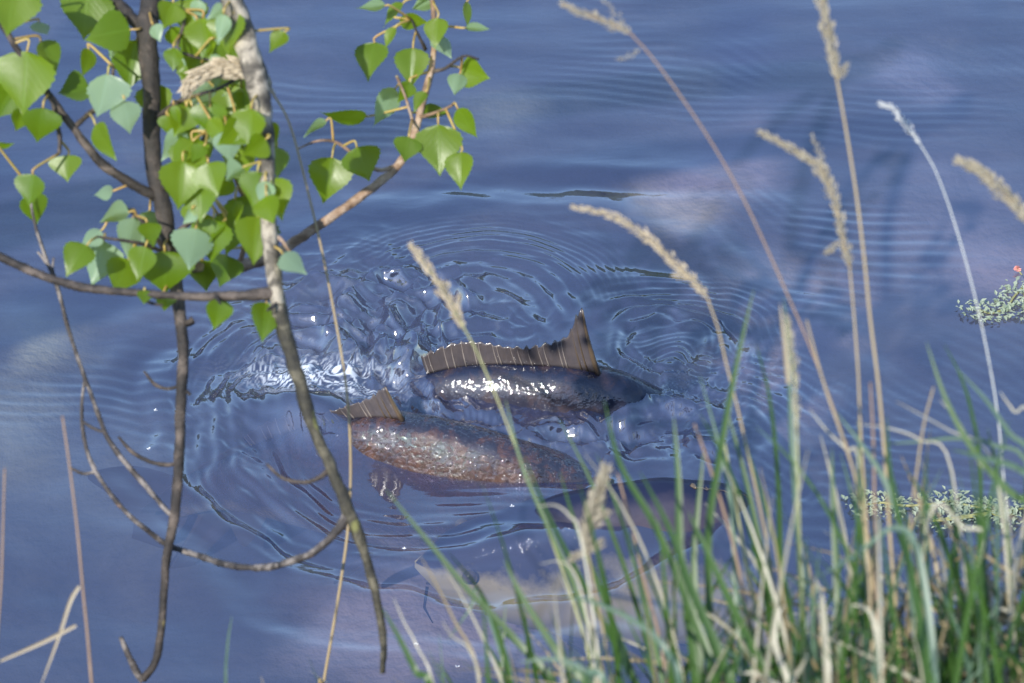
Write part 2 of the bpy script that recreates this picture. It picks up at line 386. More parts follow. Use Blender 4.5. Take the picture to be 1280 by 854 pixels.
# patches of pale, pinkish, yellowish and dark colour laid on the bed
co = np.empty(len(bed.data.vertices) * 3, dtype=np.float32); bed.data.vertices.foreach_get('co', co); co = co.reshape(-1, 3)
sc_ = np.zeros((len(co), 4), dtype=np.float32)
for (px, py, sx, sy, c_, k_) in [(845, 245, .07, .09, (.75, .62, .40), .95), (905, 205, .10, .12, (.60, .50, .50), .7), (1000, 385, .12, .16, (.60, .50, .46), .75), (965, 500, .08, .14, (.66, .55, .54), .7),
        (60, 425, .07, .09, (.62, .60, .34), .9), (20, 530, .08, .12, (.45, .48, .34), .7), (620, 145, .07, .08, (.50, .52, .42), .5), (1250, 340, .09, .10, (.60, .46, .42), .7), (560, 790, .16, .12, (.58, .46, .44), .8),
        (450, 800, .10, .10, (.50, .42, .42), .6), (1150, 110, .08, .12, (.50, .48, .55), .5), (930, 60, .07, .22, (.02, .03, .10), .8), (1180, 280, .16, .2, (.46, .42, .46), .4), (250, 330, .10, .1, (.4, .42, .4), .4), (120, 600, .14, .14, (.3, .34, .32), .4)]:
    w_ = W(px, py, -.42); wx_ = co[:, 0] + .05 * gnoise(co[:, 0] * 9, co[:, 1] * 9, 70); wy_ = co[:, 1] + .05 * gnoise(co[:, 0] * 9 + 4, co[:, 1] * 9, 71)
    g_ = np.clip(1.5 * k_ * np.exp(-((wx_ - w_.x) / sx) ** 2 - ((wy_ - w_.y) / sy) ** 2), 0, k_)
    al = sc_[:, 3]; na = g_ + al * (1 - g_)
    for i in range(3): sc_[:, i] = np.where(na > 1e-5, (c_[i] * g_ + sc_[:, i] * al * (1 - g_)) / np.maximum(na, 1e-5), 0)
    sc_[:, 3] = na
ca = bed.data.color_attributes.new('bed_tint', 'FLOAT_COLOR', 'POINT'); ca.data.foreach_set('color', sc_.ravel())
link('bank', grid_mesh('bank', axis((-1.2, 1.2), None, -250, 250, 0.03, 1.3), axis((-3.0, -0.9), None, -200, -0.7, 0.03, 1.3), bank_z), M['bank'])['kind'] = 'structure'

# far shore: a strip of land and a dark wood that reads as one mass (seen only mirrored in the waves)
link('far_bank', grid_mesh('far_bank', np.linspace(-140, 140, 90), np.linspace(30, 120, 30), lambda X, Y: -.6 + 1.6 * sstep(30, 38, Y) + .5 * gnoise(X * .15, Y * .15, 5)), M['bank'])['kind'] = 'structure'
def far_wood():
    lr = random.Random(3); V, F = [], []
    nu, nv = 14, 9; th = np.linspace(0, 2 * np.pi, nu, endpoint=False); ph = np.linspace(.05, np.pi - .05, nv); T_, P_ = np.meshgrid(th, ph); off = 0
    for i in range(150):
        x = lr.uniform(-85, 85); y = 36 + abs(x) * .12 + lr.uniform(0, 14); h = lr.uniform(6, 11.5); r_ = lr.uniform(1.8, 3.2)
        k = 1 + .35 * gnoise(T_ * 2.1 + i * 7.3, P_ * 3.1, i)
        X_ = x + r_ * k * np.cos(T_) * np.sin(P_); Y_ = y + r_ * k * np.sin(T_) * np.sin(P_); Z_ = .9 + h * .52 + h * .48 * k * np.cos(P_)
        V.append(np.stack([X_, Y_, Z_], -1).reshape(-1, 3))
        for a in range(nv - 1):
            for c in range(nu): F.append((off + a * nu + c, off + (a + 1) * nu + c, off + (a + 1) * nu + (c + 1) % nu, off + a * nu + (c + 1) % nu))
        off += nu * nv
    o = link('far_wood', mesh('far_wood', np.concatenate(V).tolist(), F), M['wood']); tag(o, 'dark green wood on the far shore', 'wood', kind='stuff')
far_wood()

# ------------------------------------------------------------------ water surface
FOAM = [None]
def wxy(px, py): w = W(px, py); return w.x, w.y
def water_z(X, Y):
    Z = np.zeros_like(X)
    view = (1 - sstep(1.6, 6, np.abs(X))) * (1 - sstep(1.8, 6, np.abs(Y)))
    def gau(px, py, sx, sy, ang=0):
        cx, cy = wxy(px, py); a = R(ang); dx = X - cx; dy = Y - cy
        u = dx * math.cos(a) + dy * math.sin(a); v = -dx * math.sin(a) + dy * math.cos(a)
        return np.exp(-(u / sx) ** 2 - (v / sy) ** 2)
    def rings(px, py, r0, r1, lam, amp, warp=0.02, seed=1, amask=None):
        cx, cy = wxy(px, py); dx = X - cx; dy = Y - cy
        r = np.hypot(dx, dy) + warp * gnoise(X * 5 + seed, Y * 5, seed) + 0.25 * warp * gnoise(X * 16, Y * 16, seed + 5)
        env = sstep(r0, r0 + 0.35 * (r1 - r0), r) * (1 - sstep(r0 + 0.55 * (r1 - r0), r1, r))
        if amask is not None:
            th = np.arctan2(dy, dx); d = np.abs((th - R(amask[0]) + np.pi) % (2 * np.pi) - np.pi)
            env = env * (1 - sstep(R(amask[1]) * 0.5, R(amask[1]), d))
        return amp * env * np.sin(2 * np.pi * r / lam)
    # wide swell rings round the whole struggle
    Z += rings(590, 520, 0.26, 0.62, 0.115, 0.0065, 0.05, 2, (235, 130)) + rings(600, 500, 0.30, 0.60, 0.10, 0.0020, 0.07, 15, (30, 90))
    Z += rings(590, 520, 0.36, 0.95, 0.19, 0.0022, 0.06, 3)
    Z += rings(560, 530, 0.22, 0.46, 0.024, 0.0010, 0.02, 4, (200, 70))
    Z += rings(560, 520, 0.24, 0.50, 0.034, 0.0016, 0.03, 9, (235, 70))
    # fine capillary rings behind the fin
    Z += rings(598, 395, 0.13, 0.33, 0.0135, 0.00050, 0.015, 5, (80, 95))
    Z += rings(598, 395, 0.08, 0.24, 0.033, 0.0018, 0.02, 6, (80, 110))
    Z += rings(598, 395, 0.02, 0.19, 0.075, 0.0035, 0.06, 7, (70, 120))
    # second ring set to the right of the fin
    Z += rings(832, 442, 0.03, 0.17, 0.045, 0.0034, 0.06, 8)
    Z += rings(832, 442, 0.09, 0.26, 0.016, 0.0007, 0.02, 10, (40, 100))
    Z += rings(900, 560, 0.05, 0.34, 0.021, 0.0007, 0.03, 13, (20, 80))
    # left flank ripples
    Z += rings(420, 470, 0.10, 0.30, 0.020, 0.0010, 0.03, 14, (180, 80))
    # churned water
    def chop(s, seed, warp):
        wx = X + warp * gnoise(X * s * .6, Y * s * .6, seed); wy = Y + warp * gnoise(X * s * .6 + 9, Y * s * .6, seed + 1)
        return 1 - 2 * np.abs(gnoise(wx * s, wy * s * 1.15, seed + 2))
    c1 = chop(10, 20, 0.09); c2 = chop(24, 24, 0.035); c3 = chop(64, 28, 0.009); c4 = gnoise(X * 120, Y * 120, 33)
    m = (1.0 * gau(460, 415, 0.13, 0.18) + 0.75 * gau(560, 500, 0.10, 0.07) + 0.95 * gau(705, 545, 0.13, 0.055, -8) + 0.8 * gau(850, 500, 0.07, 0.10)
         + 0.5 * gau(610, 395, 0.09, 0.05) + 0.55 * gau(380, 440, 0.10, 0.12))
    m = np.clip(m, 0, 1.1)
    Z += m * (0.020 * (c1 - 0.3) + 0.0034 * (c2 - .3) + 0.0006 * c3 + 0.0002 * c4)
    # steep folds thrown up by the tails
    def fold(pts, h, w, seed):
        wx = X + .012 * gnoise(X * 22, Y * 22, seed); wy = Y + .012 * gnoise(X * 22 + 3, Y * 22, seed + 1)
        d2 = np.full_like(X, 9.0); q = [wxy(*p) for p in pts]
        for (ax, ay), (bx_, by_) in zip(q[:-1], q[1:]):
            dx, dy = bx_ - ax, by_ - ay; t = np.clip(((wx - ax) * dx + (wy - ay) * dy) / (dx * dx + dy * dy), 0, 1)
            d2 = np.minimum(d2, (wx - ax - t * dx) ** 2 + (wy - ay - t * dy) ** 2)
        d = np.sqrt(d2); k = .65 + .8 * gnoise(X * 14, Y * 14, seed + 2)
        return h * k * (np.exp(-(d / w) ** 1.5) - .45 * np.exp(-((d - 2.1 * w) / w) ** 2))
    for pts, h, w in [([(432, 475), (426, 425), (442, 372), (478, 345), (525, 350)], .026, .016), ([(478, 445), (490, 402), (520, 370), (560, 362), (592, 378)], .024, .014), ([(355, 420), (398, 424), (440, 440), (452, 474)], .024, .016),
            ([(500, 478), (535, 452), (572, 462)], .018, .012), ([(515, 550), (575, 532), (640, 547), (690, 530)], .018, .012), ([(600, 560), (660, 550), (725, 566), (770, 552)], .020, .012), ([(792, 402), (848, 386), (892, 418), (884, 462), (838, 474)], .012, .013),
            ([(765, 524), (822, 500), (868, 522), (905, 508)], .018, .013), ([(345, 372), (395, 354), (432, 352)], .018, .015), ([(455, 520), (500, 505), (560, 512)], .014, .010), ([(800, 560), (850, 545), (895, 560)], .014, .012), ([(540, 420), (590, 405), (640, 412)], .012, .012)]:
        Z += fold(pts, h * .7, w * 1.05, int(h * 1e5) % 97 + len(pts) * 5)
    # curling streaks inside it
    def curl(px, py, sx, sy, lam, amp, wp, sc2, seed, ang=0):
        cx, cy = wxy(px, py)
        wx = X + wp * gnoise(X * sc2, Y * sc2, seed) + .4 * wp * gnoise(X * sc2 * 2.3, Y * sc2 * 2.3, seed + 2); wy = Y + wp * gnoise(X * sc2 + 5, Y * sc2, seed + 1)
        s_ = np.sin(2 * np.pi * np.hypot(wx - cx, wy - cy) / lam)
        return amp * gau(px, py, sx, sy, ang) * (1 - 2 * np.abs(s_) ** .8 * .5 * (1 + .6 * gnoise(X * 9, Y * 9, seed + 3)))
    Z += curl(500, 410, .16, .17, .100, .013, .07, 7, 50) + curl(450, 390, .13, .16, .042, .0022, .05, 9, 54) + curl(520, 440, .15, .13, .024, .0008, .03, 14, 58)
    Z += curl(760, 520, .12, .06, .050, .0040, .05, 9, 62, -8) + curl(850, 480, .08, .11, .030, .0035, .03, 12, 66) + curl(700, 550, .14, .05, .022, .0018, .03, 14, 68, -8)
    Z += curl(560, 520, .12, .05, .030, .0032, .03, 12, 72, -10)
    # milky spill over the hidden tail at the left
    sp = gau(398, 484, 0.095, 0.042, -12)
    Z += sp * (0.024 + 0.0045 * c2 + 0.0022 * c3 + 0.0006 * c4)
    # aerated water: streaky on the spill, thin flecks on the churned crests
    st_ = gnoise(X * 90 + 30 * gnoise(X * 12, Y * 12, 81), Y * 38, 80); fl_ = gnoise(X * 55, Y * 55, 82)
    FOAM[0] = np.clip(1.6 * sp * sstep(-.15, .40, st_) + .10 * np.clip(m, 0, 1) * sstep(.72, .98, c2) * sstep(.0, .35, fl_), 0, .85)
    # smooth sheets of water over submerged bodies
    Z += 0.060 * gau(385, 530, 0.115, 0.055, -14)
    Z += 0.010 * gau(745, 625, 0.165, 0.04, -4) + 0.018 * gau(600, 675, 0.15, 0.085, 10)
    Z += 0.055 * gau(508, 462, 0.055, 0.05, 0)
    Z -= 0.045 * gau(650, 590, 0.085, 0.018, -4) + 0.020 * gau(800, 545, 0.05, 0.03)
    # open water: long lazy undulation and patches of wind ripple
    calm = 1 - 0.7 * np.clip(m, 0, 1)
    g1 = gnoise(X * 2.2 + 3, Y * 5.0, 40); g2 = gnoise(X * 5.5, Y * 15 + 2, 41)
    Z += view * calm * (0.0035 * g1 + 0.0011 * g2)
    pat = sstep(0.05, 0.5, gnoise(X * 2.4 + 7, Y * 3.4, 43)) 
    Z += view * calm * pat * 0.00045 * np.sin(2 * np.pi * (Y + 0.12 * X + 0.03 * gnoise(X * 4, Y * 4, 44)) / 0.030)
    pat2 = sstep(0.0, 0.45, gnoise(X * 2.0 + 2, Y * 2.0 + 5, 46)) * sstep(0.15, 0.5, X)
    Z += view * calm * pat2 * 0.00040 * np.sin(2 * np.pi * (0.75 * X + 0.66 * Y + 0.03 * gnoise(X * 5, Y * 5, 47)) / 0.026)
    Z += 0.006 * gau(770, 215, 0.18, 0.035, -6) - 0.006 * gau(800, 232, 0.16, 0.03, -4)
    return Z
xs = axis((-0.56, 0.46), 0.008, -400, 400, 0.0026, 1.12); ys = axis((-0.52, 0.46), 0.008, -6, 500, 0.0030, 1.12)
ZG = water_z(*np.meshgrid(xs, ys))
water = link('water', grid_mesh('water', xs, ys, lambda a, b: ZG), M['water']); water['kind'] = 'structure'
fa = water.data.attributes.new('foam', 'FLOAT', 'POINT'); fa.data.foreach_set('value', FOAM[0].astype(np.float32).ravel())
wz = lookup(xs, ys, ZG)

# ------------------------------------------------------------------ carp
PT = [0, .04, .10, .17, .24, .26, .33, .42, .52, .62, .72, .82, .91, 1.0]
UPF = [.010, .050, .085, .117, .143, .150, .168, .180, .172, .150, .120, .085, .060, .055]
LOF = [-.030, -.062, -.085, -.105, -.122, -.127, -.140, -.148, -.148, -.138, -.110, -.074, -.052, -.050]
WDF = [.020, .050, .070, .084, .094, .092, .098, .100, .096, .084, .068, .044, .026, .014]
def interp(t, ys): return float(np.interp(t, PT, ys))
def smooth_prof(t, ys):
    return sum(interp(min(max(t + k * 0.012, 0), 1), ys) * w for k, w in ((-2, .1), (-1, .2), (0, .4), (1, .2), (2, .1)))
def make_carp(label, base_px, base_z, L, yaw, pitch, roll, bend, skin, fin, droop=.4, nod=0.0, dstart=0.0, folded=False):
    """base_px: where the front of the dorsal fin meets the back"""
    t0 = 0.46
    root = empty('carp', (0, 0, 0)); tag(root, label, 'fish', 'carp thrashing at the surface')
    Rm = Matrix.Rotation(R(yaw), 3, 'Z') @ Matrix.Rotation(R(-pitch), 3, 'Y') @ Matrix.Rotation(R(roll), 3, 'X')
    def body_pt(t, y, z):   # fish frame: +x towards the snout
        s = (t0 - t) * L; a = bend * (t - t0)
        return Vector((s * math.cos(a * .5), s * math.sin(a * .5) + y * math.cos(a), z - L * (droop * max(0, t - t0 - dstart) ** 2 + nod * max(0, t0 - t) ** 2)))
    anchor = body_pt(t0, 0, smooth_prof(t0, UPF) * L)
    org = W(*base_px, base_z) - Rm @ anchor
    root.location = org
    T = lambda v: org + Rm @ v
    n, k = 110, 56; vs, fs, uv = [], [], []
    for i in range(n + 1):
        t = i / n; u = smooth_prof(t, UPF) * L; lo = smooth_prof(t, LOF) * L; w = smooth_prof(t, WDF) * L
        rs = max(.05, math.sqrt(min(1, t / .05))); mz = -.012 * L; u = mz + (u - mz) * rs; lo = mz + (lo - mz) * rs; w *= rs
        # raised gill cover with a step behind it
        for j in range(k):
            a = 2 * math.pi * j / k; ca, sa = math.cos(a), math.sin(a)       # a = 0 is the back
            z = u * ca if ca > 0 else -lo * ca
            y = w * math.copysign(abs(sa) ** (0.92 if ca > 0 else 0.8), sa) * (1 - 0.20 * max(0, ca) ** 2)
            edge = 0.245 - 0.05 * ca ** 2
            if abs(sa) > 0.3: y += math.copysign(0.010 * L * (abs(sa) - 0.3) * max(0, min(1, (t - .12) / .06)) * (1 - float(sstep(edge - .012, edge + .004, t))), sa)
            lump = 1 + 0.022 * mnoise.noise(Vector((t * 14, ca * 3, sa * 3 + L * 9))) + 0.006 * mnoise.noise(Vector((t * 40, ca * 8, sa * 8)))
            vs.append(T(body_pt(t, y * lump, z * lump))); uv.append((t, abs(((a / math.pi + 1) % 2) - 1)))
    for i in range(n):
        for j in range(k):
            j2 = (j + 1) % k; fs.append((i * k + j, i * k + j2, (i + 1) * k + j2, (i + 1) * k + j))
    fs.append(tuple(range(k))[::-1]); fs.append(tuple(n * k + j for j in range(k)))
    link('body', mesh('body', vs, fs, True, uv), skin, root)
    # dorsal fin
    def fin_h(q):
        return fin[0] * math.exp(-(q / 0.10) ** 2) + fin[1] * (1 - 0.25 * q) + 0.003 * math.sin(q * 9)
    nr = 18; t1 = fin[2]; vs, fs = [], []; rows = 7; sub = 3; N = nr * sub
    lean = 0.55
    def fpt(q, v, side=0.0):
        t = t0 + q * (t1 - t0); b = body_pt(t, 0, smooth_prof(t, UPF) * L * 0.985)
        h = fin_h(q) * v
        sway = 0.010 * L * v * math.sin(q * 9 + 1) + 0.0028 * math.cos(q * nr * 2 * math.pi) * v
        return T(b + Vector((-lean * h * (1 - .2 * v), sway + side, h * (0.45 if folded else 1.0))))
    for i in range(N + 1):
        q = i / N
        for j in range(rows + 1):
            v = j / rows
            if j == rows: v -= 0.06 * (0.5 - 0.5 * math.cos(q * nr * 2 * math.pi)) + 0.14 * rng.random() ** 3
            vs.append(fpt(q, v))
    for i in range(N):
        for j in range(rows):
            a = i * (rows + 1) + j; fs.append((a, a + 1, a + rows + 2, a + rows + 1))
    fo = link('dorsal_fin', mesh('dorsal_fin', vs, fs), M['fin'], root)
    sm = fo.modifiers.new('thickness', 'SOLIDIFY'); sm.thickness = 0.0016
    for r_ in range(nr + 1):
        big = r_ == 0; q = min(1, max(0, r_ / nr + (0 if big else .3 / nr * math.sin(r_ * 2.7)))); pts = [fpt(q, v) for v in (0, .2, .4, .6, .8, .97)]
        rad = [(0.0042 if big else 0.0013) * (1 - 0.75 * v) * (L / .68) for v in (0, .2, .4, .6, .8, .97)]
        o = tube('fin_spine' if big else 'fin_ray', pts, rad, M['spine'] if big or r_ < 3 else M['ray'], fo, 6)
    # tail fin, pectoral and pelvic fins, eyes, barbels
    def flat_fin(name, pts, thick=0.003):
        pts = catmull(pts + [pts[0]], 4)[:-1]
        me = mesh(name, [T(p) for p in pts], [tuple(range(len(pts)))], False)
        o = link(name, me, M['fin_low'], root); s = o.modifiers.new('thickness', 'SOLIDIFY'); s.thickness = thick; s.offset = 0
        return o
    e = lambda t, y, z: body_pt(t, y * L, z * L)
    flat_fin('tail_fin', [e(.98, 0, .05), e(1.10, 0, .14), e(1.24, .01, .19), e(1.19, .01, .10), e(1.13, 0, .0), e(1.19, -.01, -.11), e(1.23, -.01, -.19), e(1.08, 0, -.13), e(.98, 0, -.05)])
    for s in (-1, 1):
        flat_fin('pectoral_fin', [e(.26, s * .080, -.100), e(.33, s * .100, -.125), e(.40, s * .105, -.150), e(.41, s * .09, -.172), e(.34, s * .080, -.165), e(.27, s * .065, -.125)])
        flat_fin('pelvic_fin', [e(.50, s * .05, -.138), e(.57, s * .09, -.17), e(.61, s * .10, -.20), e(.60, s * .06, -.20), e(.53, s * .035, -.15)])
        ev, ef = [], []
        c = e(.085, s * .071, .028); rr = 0.014 * L
        for i in range(7):
            for j in range(12):
                th = math.pi * i / 6; ph = 2 * math.pi * j / 12
                ev.append(T(c + Vector((math.sin(th) * math.cos(ph), math.cos(th) * 0.8, math.sin(th) * math.sin(ph))) * rr))
        for i in range(6):
            for j in range(12): ef.append((i * 12 + j, i * 12 + (j + 1) % 12, (i + 1) * 12 + (j + 1) % 12, (i + 1) * 12 + j))
        link('eye', mesh('eye', ev, ef), M['eye'], root)
        tube('barbel', [T(e(.02, s * .03, -.03)), T(e(.015, s * .05, -.06)), T(e(.03, s * .06, -.085))], [.003 * L, .0025 * L, .001 * L], skin, root, 5)
    flat_fin('anal_fin', [e(.78, 0, -.09), e(.84, 0, -.17), e(.87, .005, -.17), e(.88, 0, -.062)])
    return root
make_carp('carp with a painted sky tint on its back and its tall spined dorsal fin raised clear of the water', (748, 466), 0.046, 0.88, -6, -12, 6, 0.25, M['carp_sky_tint'], (.070, .052, .765), 1.7, .7, .20)
make_carp('glinting bronze carp with rolled flank and a stub of fin showing behind', (503, 524), 0.058, 0.84, -18, 2, 8, -0.35, M['carp'], (.030, .030, .80), .75, .0)
make_carp('smooth finless looking carp back just clear of the water beside the grass', (866, 606), 0.040, 0.92, 186, 4, 0, 0.2, M['carp_gold'], (.004, .004, .8), 1.8, .0, 0.0, True)

# ------------------------------------------------------------------ poplar: trunk and limb stand outside the view, branches hang into it
tx, ty = -3.0, -2.75
tree = empty('poplar_tree', (tx, ty, bz(tx, ty))); tag(tree, 'poplar with bare mossy branches and fresh heart shaped leaves hanging over the water', 'tree')
SK = []        # (point, holder) samples that leaves hang from
def px_path(pts, n=5): return [P(*p) for p in pts]
def branch(name, pts, halfw, mat, parent, sides=10, rough=0.30, n=6, hold=True):
    """pts: (px, py, depth), halfw: half width in picture pixels"""
    wp = [P(*p) for p in pts]; rad = [h * p[2] / FPX for h, p in zip(halfw, pts)]
    path = catmull(wp, n); rr = lin(rad, n) if len(wp) > 2 else [rad[0] + (rad[-1] - rad[0]) * i / n for i in range(n + 1)]
    o = tube(name, path, rr, mat, parent, sides, rough, rng.random() * 50)
    if hold:
        for p, r_ in zip(path, rr): SK.append((p, r_, o))
    return o
gz = bz(tx, ty)
trunk = tube('trunk', catmull([Vector((tx, ty, gz - .15)), Vector((tx + .03, ty, gz + .5)), Vector((tx - .02, ty + .05, gz + 1.2)), Vector((tx + .05, ty + .1, gz + 2.2)), Vector((tx, ty + .2, gz + 3.4))], 8),
             lin([.24, .18, .15, .12, .05], 8), M['bark_pale'], tree, 18, 0.10)
top1 = P(170, -330, 3.85); top2 = P(250, -420, 3.75)
fork = Vector((tx, ty + .06, gz + 1.35))
limb = tube('limb', catmull([fork, fork.lerp(top2, .35) + Vector((0, 0, .18)), fork.lerp(top2, .7) + Vector((0, 0, .20)), top2 + Vector((.0, 0, .05)), P(420, -480, 3.9)], 8), lin([.085, .06, .045, .034, .02], 8), M['bark_pale'], tree, 14, 0.12)

d1, d2, d3 = 3.90, 3.72, 4.05
b1 = branch('branch', [(255, -430, 3.77), (190, -230, 3.85), (190, -30, d1), (184, 40, d1), (189, 110, d1), (191, 200, d1), (204, 260, d1), (213, 320, d1), (222, 370, d1), (229, 440, d1), (226, 500, d1), (224, 570, d1), (219, 640, d1), (208, 700, d1), (203, 770, d1), (195, 825, d1), (178, 850, d1)],
            [18, 15, 13, 13, 11, 11, 11, 10, 8, 7, 7, 6.5, 6.5, 5.5, 5, 5, 5], M['bark_dark'], tree, 12, 0.2)
branch('twig', [(179, 852, d1), (170, 838, d1), (160, 818, d1), (151, 796, d1)], [5, 4.5, 4, 2.5], M['twig_grey'], tree)
b2 = branch('branch', [(262, -430, 3.75), (262, -200, 3.74), (284, -30, d2), (300, 30, d2), (318, 90, d2), (328, 140, d2), (333, 200, d2), (335, 270, d2), (342, 340, d2), (350, 395, d2)],
            [18, 16, 14, 14, 14, 12, 10, 10, 10.5, 9], M['bark_pale'], tree, 12, 0.28)  # upper bark kept paler: sunlight on it is painted into the colour
branch('branch', [(348, 380, d2), (352, 402, d2), (369, 460, d2), (390, 530, d2), (412, 580, d2), (434, 635, d2), (455, 690, d2), (471, 750, d2), (479, 800, d2), (478, 842, d2)],
            [9.5, 9, 8.2, 7.4, 7, 8.5, 6, 5, 4.6, 3], M['bark_moss'], tree, 12, 0.34)
branch('branch', [(344, 366, d2), (300, 370, d2), (230, 370, d2 + .02), (170, 366, d2 + .03), (110, 360, d2 + .05), (60, 347, d2 + .06), (0, 321, d2 + .08), (-60, 292, d2 + .1), (-150, 262, d2 + .12)],
       [9, 7, 5, 5, 5.5, 5.5, 5, 4.5, 2], M['bark_dark'], tree)
b3 = branch('branch', [(213, 322, d1), (250, 334, 3.95), (300, 332, 4.0), (345, 319, d3), (370, 301, d3), (400, 281, d3), (450, 246, d3), (492, 213, d3), (515, 176, d3), (529, 125, d3), (540, 82, d3), (543, 40, d3), (538, -20, d3), (528, -90, d3), (530, -190, d3)],
            [8, 8, 8, 7, 6.5, 6, 6, 5.5, 5, 4.5, 4, 3.5, 3, 2.5, 1.5], M['bark_tan'], tree)
branch('branch', [(197, 247, d1), (150, 221, 3.88), (120, 197, 3.87), (92, 160, 3.86), (65, 124, 3.85), (42, 90, 3.84), (20, 60, 3.83), (0, 28, 3.82), (-30, -10, 3.8), (-70, -60, 3.8)], [7, 6, 5.5, 5, 4.5, 4, 4, 3.5, 3, 2], M['bark_dark'], tree)
branch('branch', [(187, 42, d1), (160, 18, 3.92), (132, -14, 3.94), (90, -60, 3.96), (40, -120, 4)], [9, 8, 7, 5, 2], M['bark_dark'], tree)
tw = [
    ([(94, 158, 3.86), (112, 142, 3.87), (133, 128, 3.88), (139, 105, 3.88), (142, 84, 3.88)], [4, 3.5, 3, 2.5, 2], 'bark_dark'),
    ([(66, 126, 3.85), (70, 150, 3.85), (75, 172, 3.85), (74, 192, 3.85)], [3.5, 3, 3, 2.5], 'bark_dark'),
    ([(218, 646, d1), (204, 634, d1), (180, 605, d1), (150, 570, d1), (131, 540, d1), (120, 510, d1), (105, 470, d1), (85, 410, d1), (72, 360, d1), (60, 330, d1), (47, 292, d1), (40, 262, d1), (38, 235, d1)], [3.5, 3.5, 3.5, 3.2, 3, 3, 2.8, 2.6, 2.5, 2.5, 2.2, 1.8, 1.5], 'twig_grey'),
    ([(72, 355, d1), (66, 338, d1), (67, 322, d1)], [2, 2, 1.5], 'twig_grey'), ([(60, 332, d1), (53, 322, d1), (47, 315, d1)], [2, 1.8, 1.5], 'twig_grey'),
    ([(435, 638, d2), (428, 655, d2), (408, 677, d2), (380, 696, d2), (335, 709, d2 + .05), (290, 707, d2 + .1), (240, 692, d1 + .02), (208, 680, d1 + .02), (170, 652, d1), (140, 620, d1), (116, 583, d1), (105, 548, d1), (102, 512, d1), (106, 472, d1)], [6, 5.5, 5, 4.5, 4.5, 4.2, 4, 3.8, 3.5, 3.2, 3, 2.8, 2.5, 2], 'twig_grey'),
    ([(132, 541, d1), (118, 536, d1), (103, 527, d1)], [2.2, 2, 1.8], 'twig_grey'), ([(118, 590, d1), (104, 592, d1), (86, 584, d1)], [2.6, 2.2, 1.6], 'twig_grey'),
    ([(222, 580, d1), (205, 581, d1), (188, 577, d1), (165, 565, d1), (148, 546, d1)], [3, 2.8, 2.6, 2.3, 1.6], 'bark_dark'),
    ([(224, 483, d1), (208, 486, d1), (193, 480, d1), (180, 464, d1)], [3, 2.6, 2.3, 1.6], 'bark_dark'), ([(226, 484, d1), (234, 490, d1), (238, 494, d1)], [3, 2.4, 2], 'bark_dark'),
    ([(412, 588, d2), (396, 599, d2), (376, 603, d2), (352, 597, d2), (333, 580, d2)], [4, 3, 2.6, 2.2, 1.5], 'bark_dark'),
    ([(224, 398, d1), (234, 404, d1), (242, 400, d1)], [4, 4.5, 4], 'bark_dark'), ([(174, 367, 3.75), (186, 378, 3.76), (204, 382, 3.76)], [2.2, 2, 1.5], 'bark_dark'),
    # red and tan leafy side shoots on the tan branch
    ([(496, 207, d3), (475, 213, d3 - .01), (455, 205, d3 - .02), (437, 189, d3 - .03), (420, 178, d3 - .03), (398, 176, d3 - .04), (372, 186, d3 - .04)], [2.8, 2.6, 2.5, 2.2, 2, 1.6, 1.3], 'bark_tan'),
    ([(524, 146, d3), (535, 144, d3 - .02), (552, 138, d3 - .03), (566, 131, d3 - .03)], [3, 2.6, 2, 1.5], 'bark_tan'),
    ([(540, 90, d3), (556, 86, d3 - .01), (570, 76, d3 - .02), (582, 70, d3 - .02), (598, 74, d3 - .03)], [2.6, 2.3, 2.2, 1.8, 1.4], 'bark_dark'),
    ([(532, 62, d3), (522, 42, d3 - .02), (514, 24, d3 - .02)], [2.6, 2, 1.5], 'bark_dark'), ([(520, 165, d3), (506, 120, d3 - .02), (496, 96, d3 - .03)], [2.4, 2, 1.5], 'bark_tan'),
    # leafy shoots in the thick of the leaves
    ([(222, -40, 3.86), (226, 0, 3.86), (231, 24, 3.85), (222, 60, 3.84), (240, 70, 3.83), (268, 76, 3.82)], [3, 2.6, 2.4, 2.2, 2, 1.6], 'bark_dark'),
    ([(193, 150, d1), (222, 128, 3.86), (250, 118, 3.84), (275, 110, 3.82), (300, 96, 3.8)], [4, 3.2, 2.8, 2.4, 1.8], 'bark_dark'),
    ([(200, 240, d1), (222, 215, 3.86), (245, 190, 3.84), (262, 160, 3.83), (285, 142, 3.82)], [4, 3, 2.6, 2.2, 1.6], 'bark_dark'),
    ([(300, 330, 4.0), (312, 270, 3.95), (300, 235, 3.92), (290, 208, 3.9), (305, 190, 3.88), (312, 172, 3.86)], [3.5, 3, 2.8, 2.5, 2, 1.5], 'bark_tan'),
    ([(210, 300, d1), (235, 280, 3.86), (258, 262, 3.85), (272, 240, 3.84)], [4, 3, 2.4, 1.8], 'bark_dark'),
    ([(214, 330, d1), (190, 290, 3.87), (160, 262, 3.86), (140, 255, 3.86)], [3, 2.5, 2, 1.5], 'bark_dark'),
    ([(337, 290, d2), (352, 300, d2), (360, 312, d2), (368, 318, d2)], [3.5, 2.5, 2, 1.5], 'bark_tan'),
    ([(212, 318, d1), (180, 306, 3.86), (150, 300, 3.85), (122, 296, 3.84)], [3, 2.4, 2, 1.5], 'bark_dark'),
    ([(348, 378, d2), (340, 384, 3.7), (334, 388, 3.69)], [3, 2.2, 1.6], 'bark_dark'), ([(270, 371, d2), (273, 376, 3.71), (276, 380, 3.7)], [2.6, 2, 1.5], 'bark_dark'),
]
for pts, hw, mt in tw: branch('twig', pts, hw, M[mt], tree, 7, 0.38)

